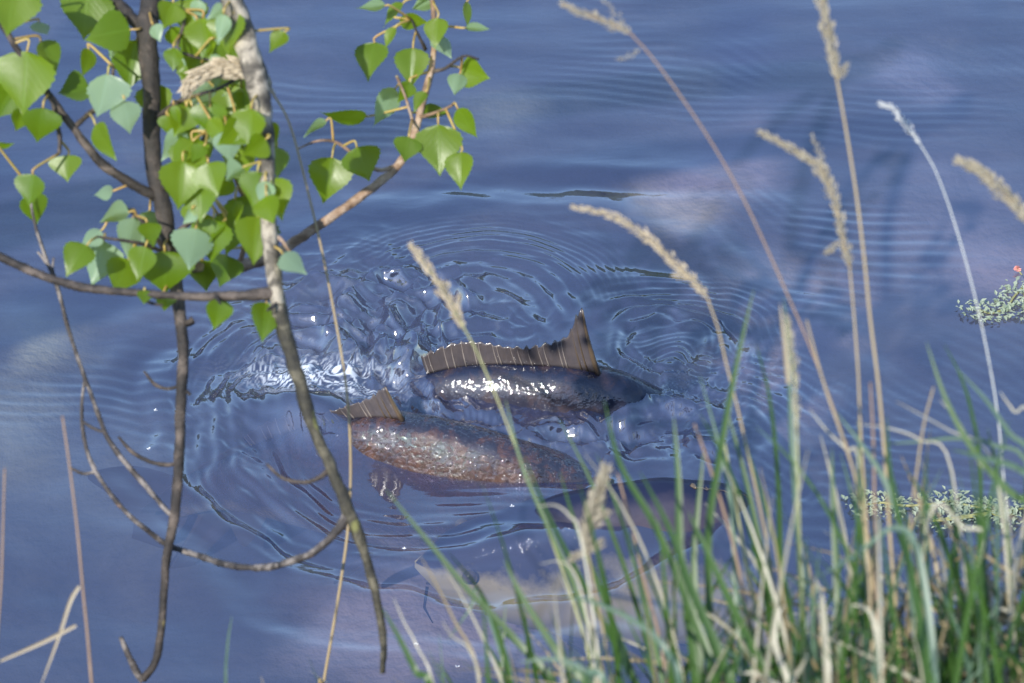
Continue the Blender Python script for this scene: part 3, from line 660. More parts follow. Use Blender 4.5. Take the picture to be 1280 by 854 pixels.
# leaves: (px, py, length px, tip angle (0 right, 90 down), width factor, tilt, underside?)
LV = [
 (14,14,72,100,1,20,0),(30,105,92,95,1,15,0),(108,20,70,95,1.05,10,0),(6,128,52,120,1,25,0),(53,38,26,60,.9,50,1),(62,72,52,62,.55,45,0),(108,80,42,100,.5,50,0),(134,42,66,170,1,30,0),
 (130,122,66,100,.95,20,1),(144,55,44,110,.8,35,1),(165,82,72,100,1,10,0),(194,130,56,85,.95,10,0),(92,115,46,165,1,40,0),(133,180,62,60,.6,45,0),(50,158,52,100,1,20,0),(24,150,36,105,.8,40,0),
 (85,211,38,90,1.5,25,0),(38,238,46,100,.95,20,0),(43,262,46,80,.8,30,0),(32,250,40,110,.7,40,1),(128,241,30,170,.8,40,1),(8,181,22,5,.4,55,0),
 (236,22,54,95,1,20,0),(258,48,58,80,1,25,0),(250,74,62,110,1,15,0),(222,50,40,60,.7,40,0),(286,42,60,100,1,30,0),(292,70,50,70,.9,30,0),(270,64,30,80,.7,45,1),(238,92,52,105,1,20,0),
 (262,150,52,90,1,20,0),(250,116,48,130,.9,30,1),(226,152,46,110,.9,25,0),(290,130,74,85,1.1,10,0),(215,182,56,125,.6,30,1),(276,172,38,-15,.5,50,1),(240,202,62,90,1,15,0),(226,232,70,95,1,10,0),
 (250,252,62,85,1,20,0),(266,226,52,75,1,20,0),(300,205,56,95,1,25,0),(318,238,54,100,1,10,0),(347,250,62,80,.9,15,0),(348,204,46,85,.8,30,0),(310,272,62,95,1,10,0),(320,303,72,95,.9,10,0),
 (290,292,62,100,1,20,0),(264,302,64,95,1,10,0),(240,312,60,100,.9,25,1),(206,342,62,90,1.5,10,0),(152,348,56,110,1,20,0),(162,300,62,98,.6,30,1),(186,292,64,92,.7,25,1),(122,330,66,105,.95,15,1),
 (95,326,54,125,.9,20,0),(112,300,42,140,.6,40,1),(142,270,44,165,.6,45,1),(272,394,46,105,.95,15,0),(331,405,60,95,.85,20,0),(368,332,46,45,.7,35,1),(206,378,26,90,1,30,0),(180,372,20,95,1,30,0),
 (280,340,48,100,1,25,0),(255,345,44,85,1,25,0),(176,330,50,105,.9,25,0),(282,102,44,95,1,30,0),(310,120,48,75,1,25,0),(312,160,54,95,1,20,0),(340,170,40,70,.8,30,0),(210,20,40,110,1,30,0),
 (463,78,58,102,.85,25,0),(515,86,58,93,.95,5,0),(549,188,72,88,.9,5,0),(575,214,54,92,.7,20,0),(410,226,66,100,.95,10,0),(454,206,52,70,1,10,0),(508,188,38,100,1,15,0),(481,135,62,118,.5,35,1),
 (596,93,46,20,.9,25,0),(571,106,32,105,1,25,1),(545,42,44,95,.9,25,0),(519,25,44,5,.45,40,0),(490,18,44,135,.4,45,0),(463,10,42,172,.35,50,1),(598,36,36,5,.35,50,1),(583,20,40,92,.35,50,0),
 (584,155,50,58,.5,35,0),(506,116,34,115,.7,30,0),(430,148,64,176,.35,50,0),(392,160,40,150,.3,55,1),(524,128,34,120,.6,35,0),(545,142,44,5,.5,40,0),(487,48,34,120,.5,40,0),(556,60,40,60,.6,40,1),(526,8,30,160,.7,40,1),
]
def leaf_mesh(base, axis_v, nrm, length, wf, curl, fold, hold_p, sd):
    """one poplar leaf: deltoid blade, toothed edge, curled, with its stalk"""
    side = axis_v.cross(nrm).normalized(); vs, fs, uv = [], [], []
    nl, nw = 18, 4; lr = random.Random(sd); ph = lr.random() * 6
    for i in range(nl + 1):
        t = i / nl
        w = float(np.interp(t, [0, .03, .08, .16, .27, .38, .52, .66, .8, .91, 1], [0, .17, .32, .445, .50, .485, .40, .27, .14, .05, 0]))
        w *= wf
        for j in range(-nw, nw + 1):
            s = j / nw; ww = w * s
            if abs(j) == nw: ww *= 1 + (0.05 if i % 2 else -0.02)
            zz = fold * abs(s) * w + curl * (t - .3) ** 2 + 0.022 * math.sin(7 * t + ph + 2 * s) * abs(s)
            vs.append(base + axis_v * (length * t) + side * (length * ww) + nrm * (length * zz)); uv.append((s * w * 2, t))
    k = 2 * nw + 1
    for i in range(nl):
        for j in range(k - 1): a = i * k + j; fs.append((a, a + 1, a + k + 1, a + k))
    nb = len(fs)
    pd = base - axis_v * (length * .25) - nrm * (length * .05)
    path = catmull([base + axis_v * length * .02, base.lerp(pd, .7), hold_p], 4)
    tv, tf, tu = tube_data(path, [0.0011 + 0.0006 * i / (len(path) - 1) for i in range(len(path))], 5, off=len(vs))
    me = mesh('leaf', vs + tv, fs + tf, True, uv + tu)
    me.materials.append(M['leaf']); me.materials.append(M['petiole'])
    mi = [0] * nb + [1] * len(tf); me.polygons.foreach_set('material_index', mi); return me
SKn = np.array([tuple(p) for p, _, _ in SK])
def px_of(v):
    q = v - CAM; d = q.dot(FWD); return 640 + FPX * q.dot(RGT) / d, 427 - FPX * q.dot(UPV) / d, d
SKpx = np.array([px_of(p) for p, _, _ in SK])
def add_leaf(px, py, lpx, ang, wf, tilt, under, sd):
    lr = random.Random(sd); a = R(ang)
    dv = RGT * math.cos(a) - UPV * math.sin(a)
    bpx, bpy = px - math.cos(a) * lpx * .45, py - math.sin(a) * lpx * .45
    kk = np.hypot(SKpx[:, 0] - bpx + math.cos(a) * 18, SKpx[:, 1] - bpy + math.sin(a) * 18); i = int(kk.argmin())
    hold_p, hr, holder = SK[i]
    d = float(SKpx[i, 2]) + lr.uniform(-.045, .03)
    if 222 < px < 345 and 50 < py < 145: d += .12      # leave room for the nodding plume
    lpx *= .90; base = P(bpx, bpy, d); length = lpx * d / FPX
    axis_v = (dv + FWD * -math.sin(R(lr.uniform(-18, 22)))).normalized()
    nrm = -FWD + dv * 0.0
    side = axis_v.cross(nrm).normalized(); nrm = side.cross(axis_v).normalized()
    nrm = Quaternion(axis_v, R(tilt * lr.choice((-1, 1)))) @ nrm
    if under: nrm = -nrm
    comp = 1 / max(math.cos(R(tilt)), .5)
    me = leaf_mesh(base, axis_v, nrm, length, wf * comp * lr.uniform(.85, 1.1), lr.uniform(-.45, .25), lr.uniform(.02, .38), hold_p, sd)
    return link('leaf', me, None, holder)
for i, l in enumerate(LV): add_leaf(*l, 100 + i)
for i in range(60):      # smaller leaves filling the thick of the clump, and shoots above the view
    px = rng.gauss(255, 42); py = rng.uniform(15, 320)
    add_leaf(px, py, rng.uniform(26, 50), rng.gauss(95, 40), rng.uniform(.5, 1), rng.uniform(10, 50), rng.random() < .3, 400 + i)
for i in range(12):
    add_leaf(rng.choice((rng.uniform(60, 330), rng.uniform(500, 570))), rng.uniform(-160, -20), rng.uniform(40, 70), rng.gauss(95, 30), rng.uniform(.6, 1), rng.uniform(5, 40), rng.random() < .25, 600 + i)

# ------------------------------------------------------------------ grass
def blade_data(path, w0, nrm_hint, twist=0.0, off=0, fold=0.25):
    n = len(path) - 1; vs, fs, uv = [], [], []
    for i, p in enumerate(path):
        t = i / n; tg = (path[min(i + 1, n)] - path[max(i - 1, 0)]).normalized()
        s = tg.cross(nrm_hint); s = s.normalized() if s.length > 1e-5 else tg.orthogonal()
        s = Quaternion(tg, twist * t) @ s; nn = s.cross(tg)
        w = w0 * (0.75 + .25 * min(1, t * 4)) * (1 - t ** 2.6) ** .8 + 0.00025
        vs += [p - s * w + nn * w * fold, p, p + s * w + nn * w * fold]; uv += [(-1, t), (0, t), (1, t)]
    for i in range(n):
        a = off + i * 3; fs += [(a, a + 1, a + 4, a + 3), (a + 1, a + 2, a + 5, a + 4)]
    return vs, fs, uv
def ground_under(px, d):
    """foot of a plant that crosses the picture's lower edge region at this column"""
    x = (px - 640) / FPX * d
    q = P(px, 880, d); return Vector((q.x, q.y, bz(q.x, q.y)))
def root_of(p):
    return Vector((p.x, p.y, bz(p.x, p.y) - 0.02))

# stalks with seed heads: (path px (x, y), depth, stem half width px, head path, head half width, materials)
def seed_head(path, hw, count, mat, parent, sd, taper=(0.5, 1, .35), spread=1.0):
    lr = random.Random(sd); vs, fs = [], []; n = len(path) - 1
    for k in range(count):
        f = k / count; i = min(int(f * n), n - 1); p = path[i].lerp(path[i + 1], f * n - i); tg = (path[i + 1] - path[i]).normalized()
        env = np.interp(f, [0, .4, 1], taper) * (0.72 + 0.5 * mnoise.noise(Vector((f * 9, sd * 1.7, 0))))
        a = lr.random() * 6.283; o = tg.orthogonal().normalized(); o2 = tg.cross(o); rd = o * math.cos(a) + o2 * math.sin(a)
        r0 = hw * env * lr.random() ** .7
        b = p + rd * r0 * .75; ln = hw * lr.uniform(.5, .95) * (.6 + .4 * env); wd = ln * lr.uniform(.13, .22)
        dr = (tg * 1.0 + rd * lr.uniform(.15, .65) * spread).normalized(); s = dr.cross(rd); s = s.normalized() if s.length > 1e-4 else o; u = s.cross(dr)
        j = len(vs)
        vs += [b, b + dr * ln * .4 + s * wd, b + dr * ln * .4 - s * wd * .5 + u * wd * .9, b + dr * ln * .4 - s * wd * .5 - u * wd * .9, b + dr * ln]
        fs += [(j, j + 1, j + 2), (j, j + 2, j + 3), (j, j + 3, j + 1), (j + 4, j + 2, j + 1), (j + 4, j + 3, j + 2), (j + 4, j + 1, j + 3)]
        if lr.random() < .5:      # the hair-thin branchlet that carries it
            q = p - tg * hw * .5; j = len(vs); vs += [q - s * .0003, q + s * .0003, b + s * .0003, b - s * .0003]; fs.append((j, j + 1, j + 2, j + 3))
    return link('seed_head', mesh('seed_head', vs, fs, False), mat, parent)
def stalk(label, stem, d, hw, head=None, hhw=8, count=150, stem_mat='stem_tan', head_mat='plume', side=None, sd=1, dtop=None, group='seeding grass stalks', leafs=()):
    N_ = len(stem); dd = [d + ((dtop - d) * (1 - i / (N_ - 1)) if dtop else 0) for i in range(N_)]   # stem listed from top to foot
    wp = [P(x, y, q) for (x, y), q in zip(stem, dd)]
    foot = root_of(wp[-1]); 
    t = empty('grass_stalk', (foot.x, foot.y, foot.z + .02)); tag(t, label, 'grass', group)
    path = catmull(wp + ([foot] if (wp[-1] - foot).length > .01 else []), 5)
    rad = [hw * .8 * (0.62 + .38 * i / len(path)) * d / FPX for i in range(len(path))]
    tube('stem', path, rad, M[stem_mat], t, 6)
    if head:
        hp = catmull([P(x, y, dd[0]) for x, y in head], 6)
        seed_head(hp[::-1], hhw * 1.2 * dd[0] / FPX, int(count * 1.3), M[head_mat], t, sd)
        hr = [hw * (.25 + .37 * i / len(hp)) * d / FPX for i in range(len(hp))]
        tube('head_stem', hp, hr, M[stem_mat], t, 5)
        if side:
            for k, s in enumerate(side): seed_head(catmull([P(x, y, dd[0]) for x, y in s], 5), hhw * .7 * dd[0] / FPX, count // 4, M[head_mat], t, sd + k + 40)
    for lf in leafs:
        pp = catmull([P(x, y, d - .005) for x, y in lf], 5); vs, fs, uv = blade_data(pp, hw * .75 * d / FPX, -FWD)
        link('blade', mesh('blade', vs, fs, True, uv), M['blade_dry'], t)
    return t
stalk('tall stalk whose fat cream plume nods behind the lichened branch', [(338, 112), (362, 155), (385, 240), (408, 340), (431, 470), (438, 560), (436, 650), (424, 740), (405, 850), (400, 880)], 3.92, 2.8,
      [(233, 112), (246, 98), (268, 87), (295, 86), (318, 95), (338, 112)], 17, 620, 'stem_tan', 'plume', sd=2, dtop=3.77)
stalk('bent stalk whose forked plume turns from cream to olive', [(1062, 332), (1068, 400), (1073, 470), (1076, 540), (1084, 660), (1096, 780), (1100, 880)], 3.05, 2.6,
      [(949, 166), (975, 178), (1000, 193), (1022, 207), (1036, 230), (1046, 262), (1054, 300), (1062, 332)], 11, 300, 'stem_tan', 'plume_grey', [[(1036, 225), (1026, 195), (1014, 168)], [(1050, 300), (1040, 312), (1032, 316)]], 3)
stalk('tallest straight stalk with a dense upright tan plume', [(1046, 98), (1058, 165), (1070, 240), (1080, 320), (1088, 400), (1098, 480), (1106, 570), (1114, 690), (1124, 800), (1130, 880)], 3.0, 3.2,
      [(1020, -40), (1027, 0), (1035, 40), (1041, 70), (1046, 98)], 12, 260, 'stem_tan', 'plume_grey', [[(1047, 100), (1054, 90), (1059, 80)]], 4)
stalk('hair thin white stalk with a slim silvery seed head', [(1150, 180), (1170, 215), (1192, 275), (1214, 352), (1232, 430), (1246, 510), (1254, 590), (1262, 700), (1270, 880)], 3.25, 1.6,
      [(1099, 130), (1115, 135), (1126, 148), (1138, 163), (1150, 180)], 7, 90, 'stem_white', 'plume_white', sd=5)
stalk('thick stalk at the weed mat with a drooping olive plume', [(1305, 300), (1335, 360), (1350, 470), (1352, 620), (1345, 880)], 3.0, 3.0,
      [(1198, 201), (1222, 211), (1246, 232), (1275, 262), (1305, 300)], 14, 260, 'stem_tan', 'plume_grey', sd=6)
stalk('arching stalk with a long broken plume above the raised fin', [(884, 372), (898, 412), (908, 455), (922, 510), (938, 580), (955, 660), (972, 760), (985, 880)], 3.1, 2.4,
      [(717, 259), (745, 264), (775, 275), (800, 290), (826, 312), (850, 335), (868, 352), (884, 372)], 10, 240, 'stem_tan', 'plume', [[(862, 350), (852, 346), (842, 344)]], 7)
stalk('short leaning stalk whose narrow plume reaches towards the churned water', [(580, 410), (596, 440), (622, 500), (645, 560), (672, 630), (702, 710), (728, 790), (745, 880)], 3.2, 2.2,
      [(514, 306), (528, 326), (542, 345), (556, 366), (568, 388), (580, 410)], 10, 210, 'stem_green', 'plume', [[(570, 388), (573, 378), (574, 368)]], 8)
stalk('dark brown leaning stalk with a loose ragged plume', [(788, 42), (812, 68), (845, 112), (888, 176), (928, 246), (962, 318), (986, 372), (1012, 432), (1040, 505), (1066, 585), (1085, 700), (1095, 880)], 3.05, 2.1,
      [(702, 4), (722, 14), (745, 22), (768, 32), (788, 42)], 10, 130, 'stem_brown', 'plume_grey', [[(786, 40), (768, 14), (748, -4)], [(800, 62), (786, 70), (772, 74)]], 9)
stalk('pale stalk with a blurred narrow plume rising among green blades', [(996, 540), (998, 620), (1000, 720), (1002, 880)], 2.9, 3.4,
      [(984, 395), (989, 430), (994, 480), (996, 540)], 8, 170, 'stem_green', 'plume_grey', sd=10, leafs=[[(985, 480), (981, 430), (975, 380)]])
stalk('low stalk with a fluffy grey plume inside the grass', [(735, 690), (744, 740), (756, 800), (765, 880)], 3.0, 2.6,
      [(757, 585), (750, 612), (740, 640), (734, 665), (735, 690)], 16, 230, 'stem_tan', 'plume_grey', [[(742, 660), (752, 645), (760, 640)], [(735, 690), (745, 684), (752, 676)], [(735, 692), (722, 694), (712, 700)]], 11)
stalk('bare tan reed stem with a snapped side leaf', [(78, 520), (88, 590), (97, 665), (104, 740), (110, 800), (117, 880)], 3.3, 2.8, None, stem_mat='stem_brown', leafs=[[(99, 733), (88, 752), (74, 795), (50, 860)], [(95, 782), (60, 800), (20, 818), (-20, 835)]], sd=12, group='bare stems')
stalk('short faint tan stem standing alone in open water shade', [(6, 585), (4, 650), (2, 720), (-4, 880)], 3.3, 2.4, None, stem_mat='stem_brown', sd=13, group='bare stems')
# bare broken straws among the grass
for k, (lab, st, mt, w_) in enumerate([
    ('straw coloured stem bent sharply over at a node', [(1008, 400), (1030, 480), (1056, 555), (1072, 610), (1085, 700), (1092, 880)], 'stem_tan', 2.6),
    ('blunt reddish straw stub cut off short', [(1088, 478), (1092, 560), (1094, 680), (1098, 880)], 'stem_brown', 2.8),
    ('thin tan straw leaning the other way from its neighbours', [(1167, 484), (1155, 530), (1146, 590), (1138, 660), (1130, 880)], 'stem_tan', 2.2),
    ('orange straw leaning beside the arching stalk', [(868, 530), (886, 580), (905, 640), (925, 720), (948, 880)], 'stem_brown', 3.0),
    ('yellow green straw crossing the orange one', [(905, 550), (918, 620), (932, 700), (950, 790), (960, 880)], 'stem_green', 3.2),
    ('tan straw standing beside the low fluffy plume', [(772, 592), (790, 660), (806, 730), (825, 800), (835, 880)], 'stem_brown', 2.8)]):
    stalk(lab, st, 2.95 + .03 * k, w_, None, stem_mat=mt, sd=30 + k, group='bare straws among the grass')

# tufts of long blades: each blade a part of its tuft
def bez(a, b, c, n=11): return [a * ((1 - t) ** 2) + b * (2 * t * (1 - t)) + c * (t * t) for t in [i / n for i in range(n + 1)]]
tufts = []
def tuft(px, d, label):
    q = P(px, 880, d); f = root_of(q); t = empty('grass_tuft', (f.x, f.y, f.z + .02)); tag(t, label, 'grass', 'grass tufts along the bank'); tufts.append((px, d, t, f)); return t, f
def add_blade(t, f, tip, lean, w, mat, hint=None, sd=0):
    lr = random.Random(sd); b = f + Vector((lr.gauss(0, .02), lr.gauss(0, .02), 0)); b.z = bz(b.x, b.y) - .015
    mid = b.lerp(tip, .5) + Vector((-(tip.x - b.x) * lean, lr.uniform(-.03, .03), abs(tip.x - b.x) * lean * .8 + .03))
    vs, fs, uv = blade_data(bez(b, mid, tip), w, (hint or -FWD) + Vector((lr.uniform(-.5, .5), 0, lr.uniform(-.3, .3))), lr.uniform(-1.2, 1.2))
    return link('blade', mesh('blade', vs, fs, True, uv), M[mat], t)
# hand-read long blades: path px, depth, half width px, material
hand = [
 ([(482, 612), (528, 668), (586, 738), (650, 806), (700, 880)], 3.1, 5, 'blade'), ([(655, 570), (688, 650), (735, 742), (775, 820), (800, 880)], 3.05, 5, 'blade'),
 ([(632, 500), (652, 580), (690, 670), (722, 745), (760, 880)], 3.15, 4, 'blade'), ([(478, 760), (500, 800), (520, 840), (540, 880)], 3.1, 5, 'blade'), ([(630, 700), (655, 750), (700, 820), (740, 880)], 3.0, 6, 'blade'),
 ([(560, 800), (588, 760), (600, 740), (640, 860), (650, 890)], 3.2, 3, 'blade_blue'), ([(755, 500), (775, 580), (820, 660), (862, 760), (900, 880)], 3.0, 6, 'blade'), ([(842, 520), (848, 600), (850, 690), (862, 780), (870, 880)], 3.0, 7, 'blade'),
 ([(942, 362), (926, 430), (912, 500), (898, 580), (885, 680), (890, 880)], 3.0, 5.5, 'blade'), ([(945, 430), (962, 500), (972, 600), (975, 700), (980, 880)], 3.1, 4.5, 'blade'), ([(875, 470), (900, 560), (915, 640), (920, 740), (930, 880)], 3.1, 4, 'blade_blue'),
 ([(1158, 428), (1182, 498), (1215, 560), (1262, 615), (1310, 660), (1340, 880)], 2.95, 6, 'blade'), ([(980, 372), (986, 450), (990, 560), (1000, 700), (1010, 880)], 3.05, 4.5, 'blade_blue'), ([(1045, 515), (1080, 560), (1110, 610), (1135, 700), (1150, 880)], 2.95, 5, 'blade_blue'),
 ([(1108, 520), (1112, 590), (1130, 680), (1150, 780), (1160, 880)], 2.9, 7, 'blade'), ([(1195, 460), (1232, 500), (1260, 540), (1300, 600), (1330, 880)], 3.0, 4, 'blade_blue'), ([(1190, 562), (1230, 572), (1280, 590), (1320, 640), (1340, 880)], 2.9, 6, 'blade_blue'),
 ([(1026, 720), (1075, 690), (1120, 660), (1150, 700), (1170, 880)], 2.85, 5, 'blade_blue'), ([(1040, 560), (1042, 640), (1046, 720), (1050, 880)], 3.0, 6, 'blade'), ([(1105, 555), (1150, 552), (1196, 548), (1240, 556), (1290, 600), (1310, 880)], 3.0, 3, 'blade_blue'),
 ([(1180, 430), (1200, 470), (1215, 520), (1225, 600), (1230, 880)], 3.05, 3.5, 'blade'), ([(700, 745), (740, 752), (790, 775), (830, 810), (850, 880)], 2.9, 4.5, 'blade_blue'), ([(650, 828), (690, 824), (730, 838), (760, 880)], 2.9, 4.5, 'blade_blue'),
 ([(880, 560), (872, 640), (868, 720), (880, 880)], 3.05, 5, 'blade'), ([(700, 590), (718, 650), (752, 740), (790, 840), (800, 880)], 3.1, 5, 'blade'), ([(800, 590), (836, 660), (866, 740), (900, 820), (915, 880)], 2.95, 7, 'blade'),
 ([(860, 640), (884, 690), (916, 760), (950, 830), (970, 880)], 2.9, 7, 'blade'), ([(905, 500), (930, 590), (950, 680), (975, 800), (985, 880)], 3.05, 5, 'blade'), ([(560, 690), (600, 740), (625, 800), (640, 880)], 3.15, 4, 'blade'),
 ([(1215, 740), (1225, 700), (1228, 665), (1205, 660), (1160, 650)], 2.9, 3, 'blade_pale'), ([(1060, 755), (1085, 762), (1096, 790), (1098, 840), (1096, 880)], 2.85, 6, 'blade_pale'), ([(1018, 722), (1026, 745), (1030, 790), (1034, 880)], 2.85, 6.5, 'blade_pale'),
 ([(978, 758), (970, 780), (970, 810), (985, 850), (990, 880)], 2.85, 5, 'blade_pale'), ([(1010, 820), (998, 838), (985, 860), (980, 880)], 2.85, 6, 'blade_pale'), ([(925, 842), (945, 842), (965, 855), (975, 880)], 2.85, 5, 'blade_pale'),
 ([(675, 705), (700, 702), (720, 720), (735, 780), (745, 880)], 3.0, 1.6, 'blade_pale'), ([(672, 633), (695, 632), (712, 645), (724, 665), (740, 760), (750, 880)], 3.0, 1.8, 'blade_pale'),
 ([(1012, 512), (1035, 540), (1058, 562), (1075, 590), (1090, 880)], 3.0, 2.2, 'blade_pale'), ([(1250, 490), (1268, 515), (1290, 540), (1320, 880)], 3.0, 2.2, 'blade_pale'), ([(1120, 502), (1150, 518), (1190, 540), (1230, 560), (1260, 640), (1270, 880)], 3.0, 1.7, 'blade_pale'),
 ([(1070, 530), (1110, 535), (1150, 550), (1190, 590), (1220, 880)], 3.05, 1.5, 'blade_pale'), ([(1175, 500), (1200, 530), (1225, 580), (1250, 620), (1270, 880)], 3.0, 2.2, 'blade_pale'),
 ([(492, 748), (506, 780), (520, 806), (545, 880)], 3.1, 1.5, 'blade_pale'), ([(552, 775), (565, 795), (588, 815), (600, 880)], 3.1, 1.5, 'blade_pale'), ([(525, 695), (545, 730), (570, 780), (592, 820), (600, 880)], 3.15, 2, 'blade_dry'), ([(290, 770), (284, 810), (283, 880)], 3.3, 2, 'blade_blue'),
]
spots = [(300, 3.3, 'sparse bluish blade standing alone below the hanging branches'), (545, 3.1, 'thin outermost tuft of green and bleached blades farthest from the plumes'), (650, 3.1, 'loose tuft of long green blades bending towards the yellowish carp'),
         (760, 3.02, 'tuft of green blades round the low fluffy grey plume'), (865, 3.0, 'dense bright green tuft of broad upright blades'), (960, 3.0, 'mixed green and yellow tuft below the arching plume stalk'),
         (1020, 2.9, 'tuft with curled bleached dead blades at its foot'), (1100, 2.95, 'tall tuft of dark green blades round the tallest stalk'), (1180, 2.95, 'tangled tuft of bleached bent straws and green blades'), (1270, 2.95, 'dense bluish green tuft leaning away from the branches'), (1340, 2.95, 'broad bladed green tuft beside the thick drooping stalk')]
TF = [tuft(*s) for s in spots]
def nearest(px): return min(range(len(spots)), key=lambda i: abs(spots[i][0] - px))
for k, (pp, d, hw, mt) in enumerate(hand):
    t, f = TF[nearest(pp[-1][0])]
    wp = [P(x, y, d + .04 * math.sin(k * 1.7)) for x, y in pp][::-1]; foot = root_of(wp[0])
    path = catmull([foot] + wp if (foot - wp[0]).length > .02 else wp, 5)
    vs, fs, uv = blade_data(path, hw * (.72 if mt == 'blade_pale' else .85) * d / FPX, -FWD + Vector((.3 * math.sin(k), 0, 0)), .5 * math.sin(k * 2.3))
    link('blade', mesh('blade', vs, fs, True, uv), M[mt], t)
lr = random.Random(21)
for i in range(190):
    px = 1290 - abs(lr.gauss(0, 1)) * 300 if lr.random() < .75 else lr.uniform(600, 1300)
    if px < 560: continue
    j = nearest(px); t, f0 = TF[j]; d = spots[j][1] + lr.gauss(0, .13)
    q = P(px, 880, d); b = root_of(q)
    hpx = (60 + 300 * lr.random() ** 2.0) * (0.45 + .55 * float(sstep(560, 900, px)))
    tip = P(px + lr.gauss(-22, 60), 870 - hpx, d + lr.gauss(0, .06))
    dr_ = float(sstep(880, 1050, px)); mt = lr.choices(['blade', 'blade_blue', 'blade_dry', 'blade_pale'], [.60 - .12 * dr_, .24, .11 + .09 * dr_, .05 + .03 * dr_])[0]
    w = lr.uniform(1.8, 4.8) if mt in ('blade', 'blade_blue') else lr.uniform(1.3, 3.2)
    add_blade(t, b, tip, lr.uniform(.1, .5), w * d / FPX, mt, None, 900 + i)
# short undergrowth and dead thatch nobody could count
def undergrowth(name, label, n, mats, sd, hr, wr, xr, yr, bias, flat=False):
    lr = random.Random(sd); vs, fs, uv, mi = [], [], [], []
    for i in range(n):
        x = xr[0] + (xr[1] - xr[0]) * lr.random() ** bias; y = lr.uniform(*yr); z = bz(x, y)
        if z < .06: continue
        h = lr.uniform(*hr); a = lr.random() * 6.283; le = lr.uniform(.2, .7) * h if not flat else lr.uniform(.8, 1.6) * h
        b = Vector((x, y, z - .01)); tip = b + Vector((math.cos(a) * le, math.sin(a) * le, h * (1 if not flat else lr.uniform(.05, .5))))
        mid = b.lerp(tip, .45) + Vector((-math.cos(a) * le * .25, -math.sin(a) * le * .25, h * (.15 if not flat else .45)))
        v, f, u = blade_data(bez(b, mid, tip, 6), lr.uniform(*wr), -FWD + Vector((lr.uniform(-.8, .8), 0, lr.uniform(-.5, .5))), lr.uniform(-1.5, 1.5), len(vs))
        m_ = lr.randrange(len(mats)); vs += v; fs += f; uv += u; mi += [m_] * len(f)
    me = mesh(name, vs, fs, True, uv)
    for m_ in mats: me.materials.append(M[m_])
    me.polygons.foreach_set('material_index', mi); o = link(name, me); tag(o, label, 'grass', kind='stuff'); return o
undergrowth('undergrowth_grass', 'short green and straw undergrowth covering the bank', 2200, ['blade', 'blade_blue', 'blade', 'blade_dry'], 5, (.06, .20), (.0012, .0032), (-.9, 1.3), (-2.75, -1.75), .8)
undergrowth('dead_thatch', 'matted dead straw lying over the bank', 3200, ['blade_dry', 'blade_dry', 'blade_pale', 'stem_tan'], 6, (.05, .20), (.0010, .0028), (-.2, 1.2), (-2.7, -1.85), .8, True)
undergrowth('bank_grass', 'rough grass behind the shore', 2200, ['blade', 'blade_blue', 'blade_dry'], 8, (.10, .35), (.002, .004), (-4, 4), (-5.2, -2.75), 1.0)

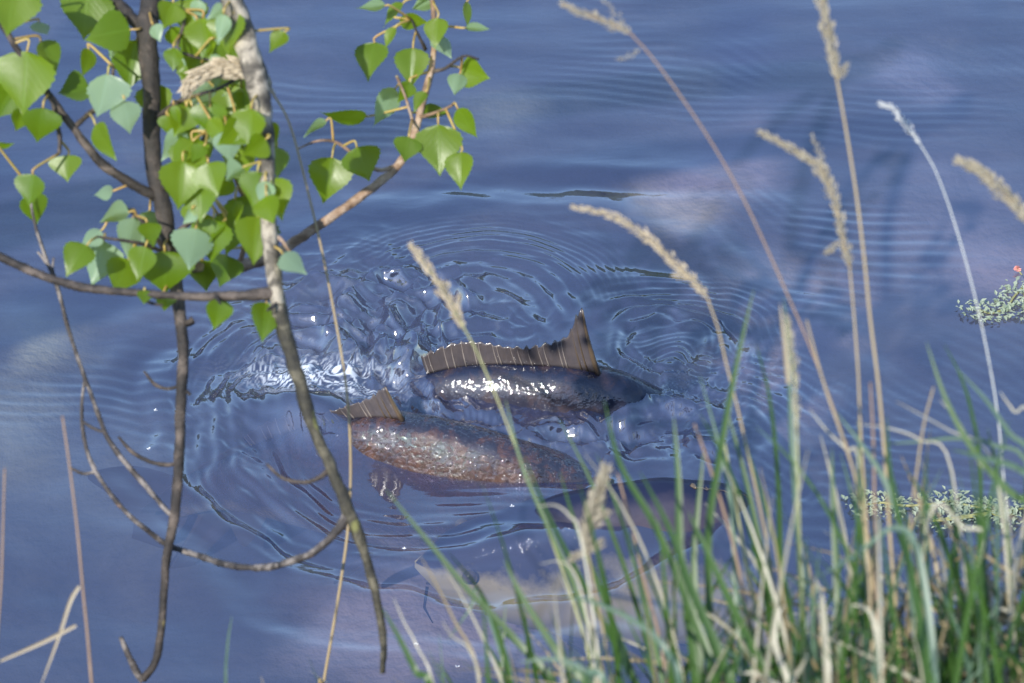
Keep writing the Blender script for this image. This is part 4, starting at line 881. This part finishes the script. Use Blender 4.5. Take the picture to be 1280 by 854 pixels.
# ------------------------------------------------------------------ floating weed
def weed(label, spots_, sd, flower=None):
    lr = random.Random(sd); c = W(*spots_[len(spots_) // 2]); t = empty('floating_weed', (c.x, c.y, 0)); tag(t, label, 'water weed', 'floating weed mats')
    for (px, py) in spots_:
        s = W(px, py); vs, fs = [], []
        for k in range(46):
            a = lr.random() * 6.283; r_ = .030 * lr.random() ** .6; x, y = s.x + math.cos(a) * r_ * 1.25, s.y + math.sin(a) * r_
            z = wz(x, y) + .002 + .016 * lr.random() * (1 - r_ / .03); ln = lr.uniform(.006, .013); q = lr.random() * 6.283
            d_ = Vector((math.cos(q), math.sin(q), lr.uniform(-.1, .7))).normalized(); sd_ = d_.cross(Vector((0, 0, 1))).normalized(); j = len(vs); b = Vector((x, y, z)); up = sd_.cross(d_) * .15 * ln
            vs += [b, b + d_ * ln * .45 + sd_ * ln * .3 + up, b + d_ * ln, b + d_ * ln * .45 - sd_ * ln * .3 + up]; fs += [(j, j + 1, j + 2), (j, j + 2, j + 3)]
        link('sprig', mesh('sprig', vs, fs, False), M['weed'], t)
    pts = [W(px, py) + Vector((0, 0, .003)) for px, py in spots_]
    if len(pts) > 2: tube('runner', catmull(pts, 4), [.0022] * (4 * (len(pts) - 1) + 1), M['stem_green'], t, 5)
    if flower:
        p = W(*flower); vs, fs = [], []
        for k in range(26):
            a = lr.random() * 6.283; e_ = lr.uniform(.1, 1.4); d_ = Vector((math.cos(a) * math.cos(e_), math.sin(a) * math.cos(e_), math.sin(e_))); sd_ = d_.orthogonal().normalized(); b = p + Vector((0, 0, .006)); j = len(vs); ln = .008
            vs += [b, b + d_ * ln * .6 + sd_ * ln * .25, b + d_ * ln, b + d_ * ln * .6 - sd_ * ln * .25]; fs.append((j, j + 1, j + 2, j + 3))
        tube('flower_stalk', [p + Vector((.012, -.01, -.004)), p + Vector((.004, -.003, .004)), p + Vector((0, 0, .008))], [.0014, .0012, .001], M['stem_green'], t, 5)
        link('flower', mesh('flower', vs, fs, False), M['flower'], t)
weed('pale green floating weed sprig with one pink flower', [(1222, 389), (1240, 393), (1258, 386), (1268, 372), (1280, 362), (1282, 388), (1300, 372), (1318, 366)], 3, (1271, 341))
weed('long frothy pale weed mat floating behind the tall grass', [(1080, 634), (1100, 630), (1130, 634), (1165, 632), (1188, 628), (1210, 634), (1232, 638), (1250, 648), (1268, 640), (1200, 650), (1170, 652), (1290, 636)], 4)

# bits of fluff drifting on the water
FL = ['white fluff speck beside the short hooked twig of the dark branch', 'white fluff speck above the curved twig of the dark branch', 'white fluff speck caught at the foot of the green tuft', 'white fluff speck by the two bleached outermost blades', 'white fluff speck below the bronze carp', 'white fluff speck over the yellowish carp']
for k, (px, py) in enumerate([(195, 514), (186, 561), (572, 834), (520, 806), (505, 690), (640, 640)]):
    p = W(px, py); z = wz(p.x, p.y); lr = random.Random(k); vs, fs = [], []
    for i in range(10):
        a = lr.random() * 6.28; d_ = Vector((math.cos(a), math.sin(a), lr.uniform(.05, .5))) * .0035; s = Vector((-math.sin(a), math.cos(a), 0)) * .0009; j = len(vs); b = Vector((p.x, p.y, z - .0005))
        vs += [b - s, b + s, b + d_ + s * .5, b + d_ - s * .5]; fs.append((j, j + 1, j + 2, j + 3))
    tag(link('seed_fluff', mesh('seed_fluff', vs, fs, False), M['foam']), FL[k], 'seed fluff', 'specks of fluff on the water')
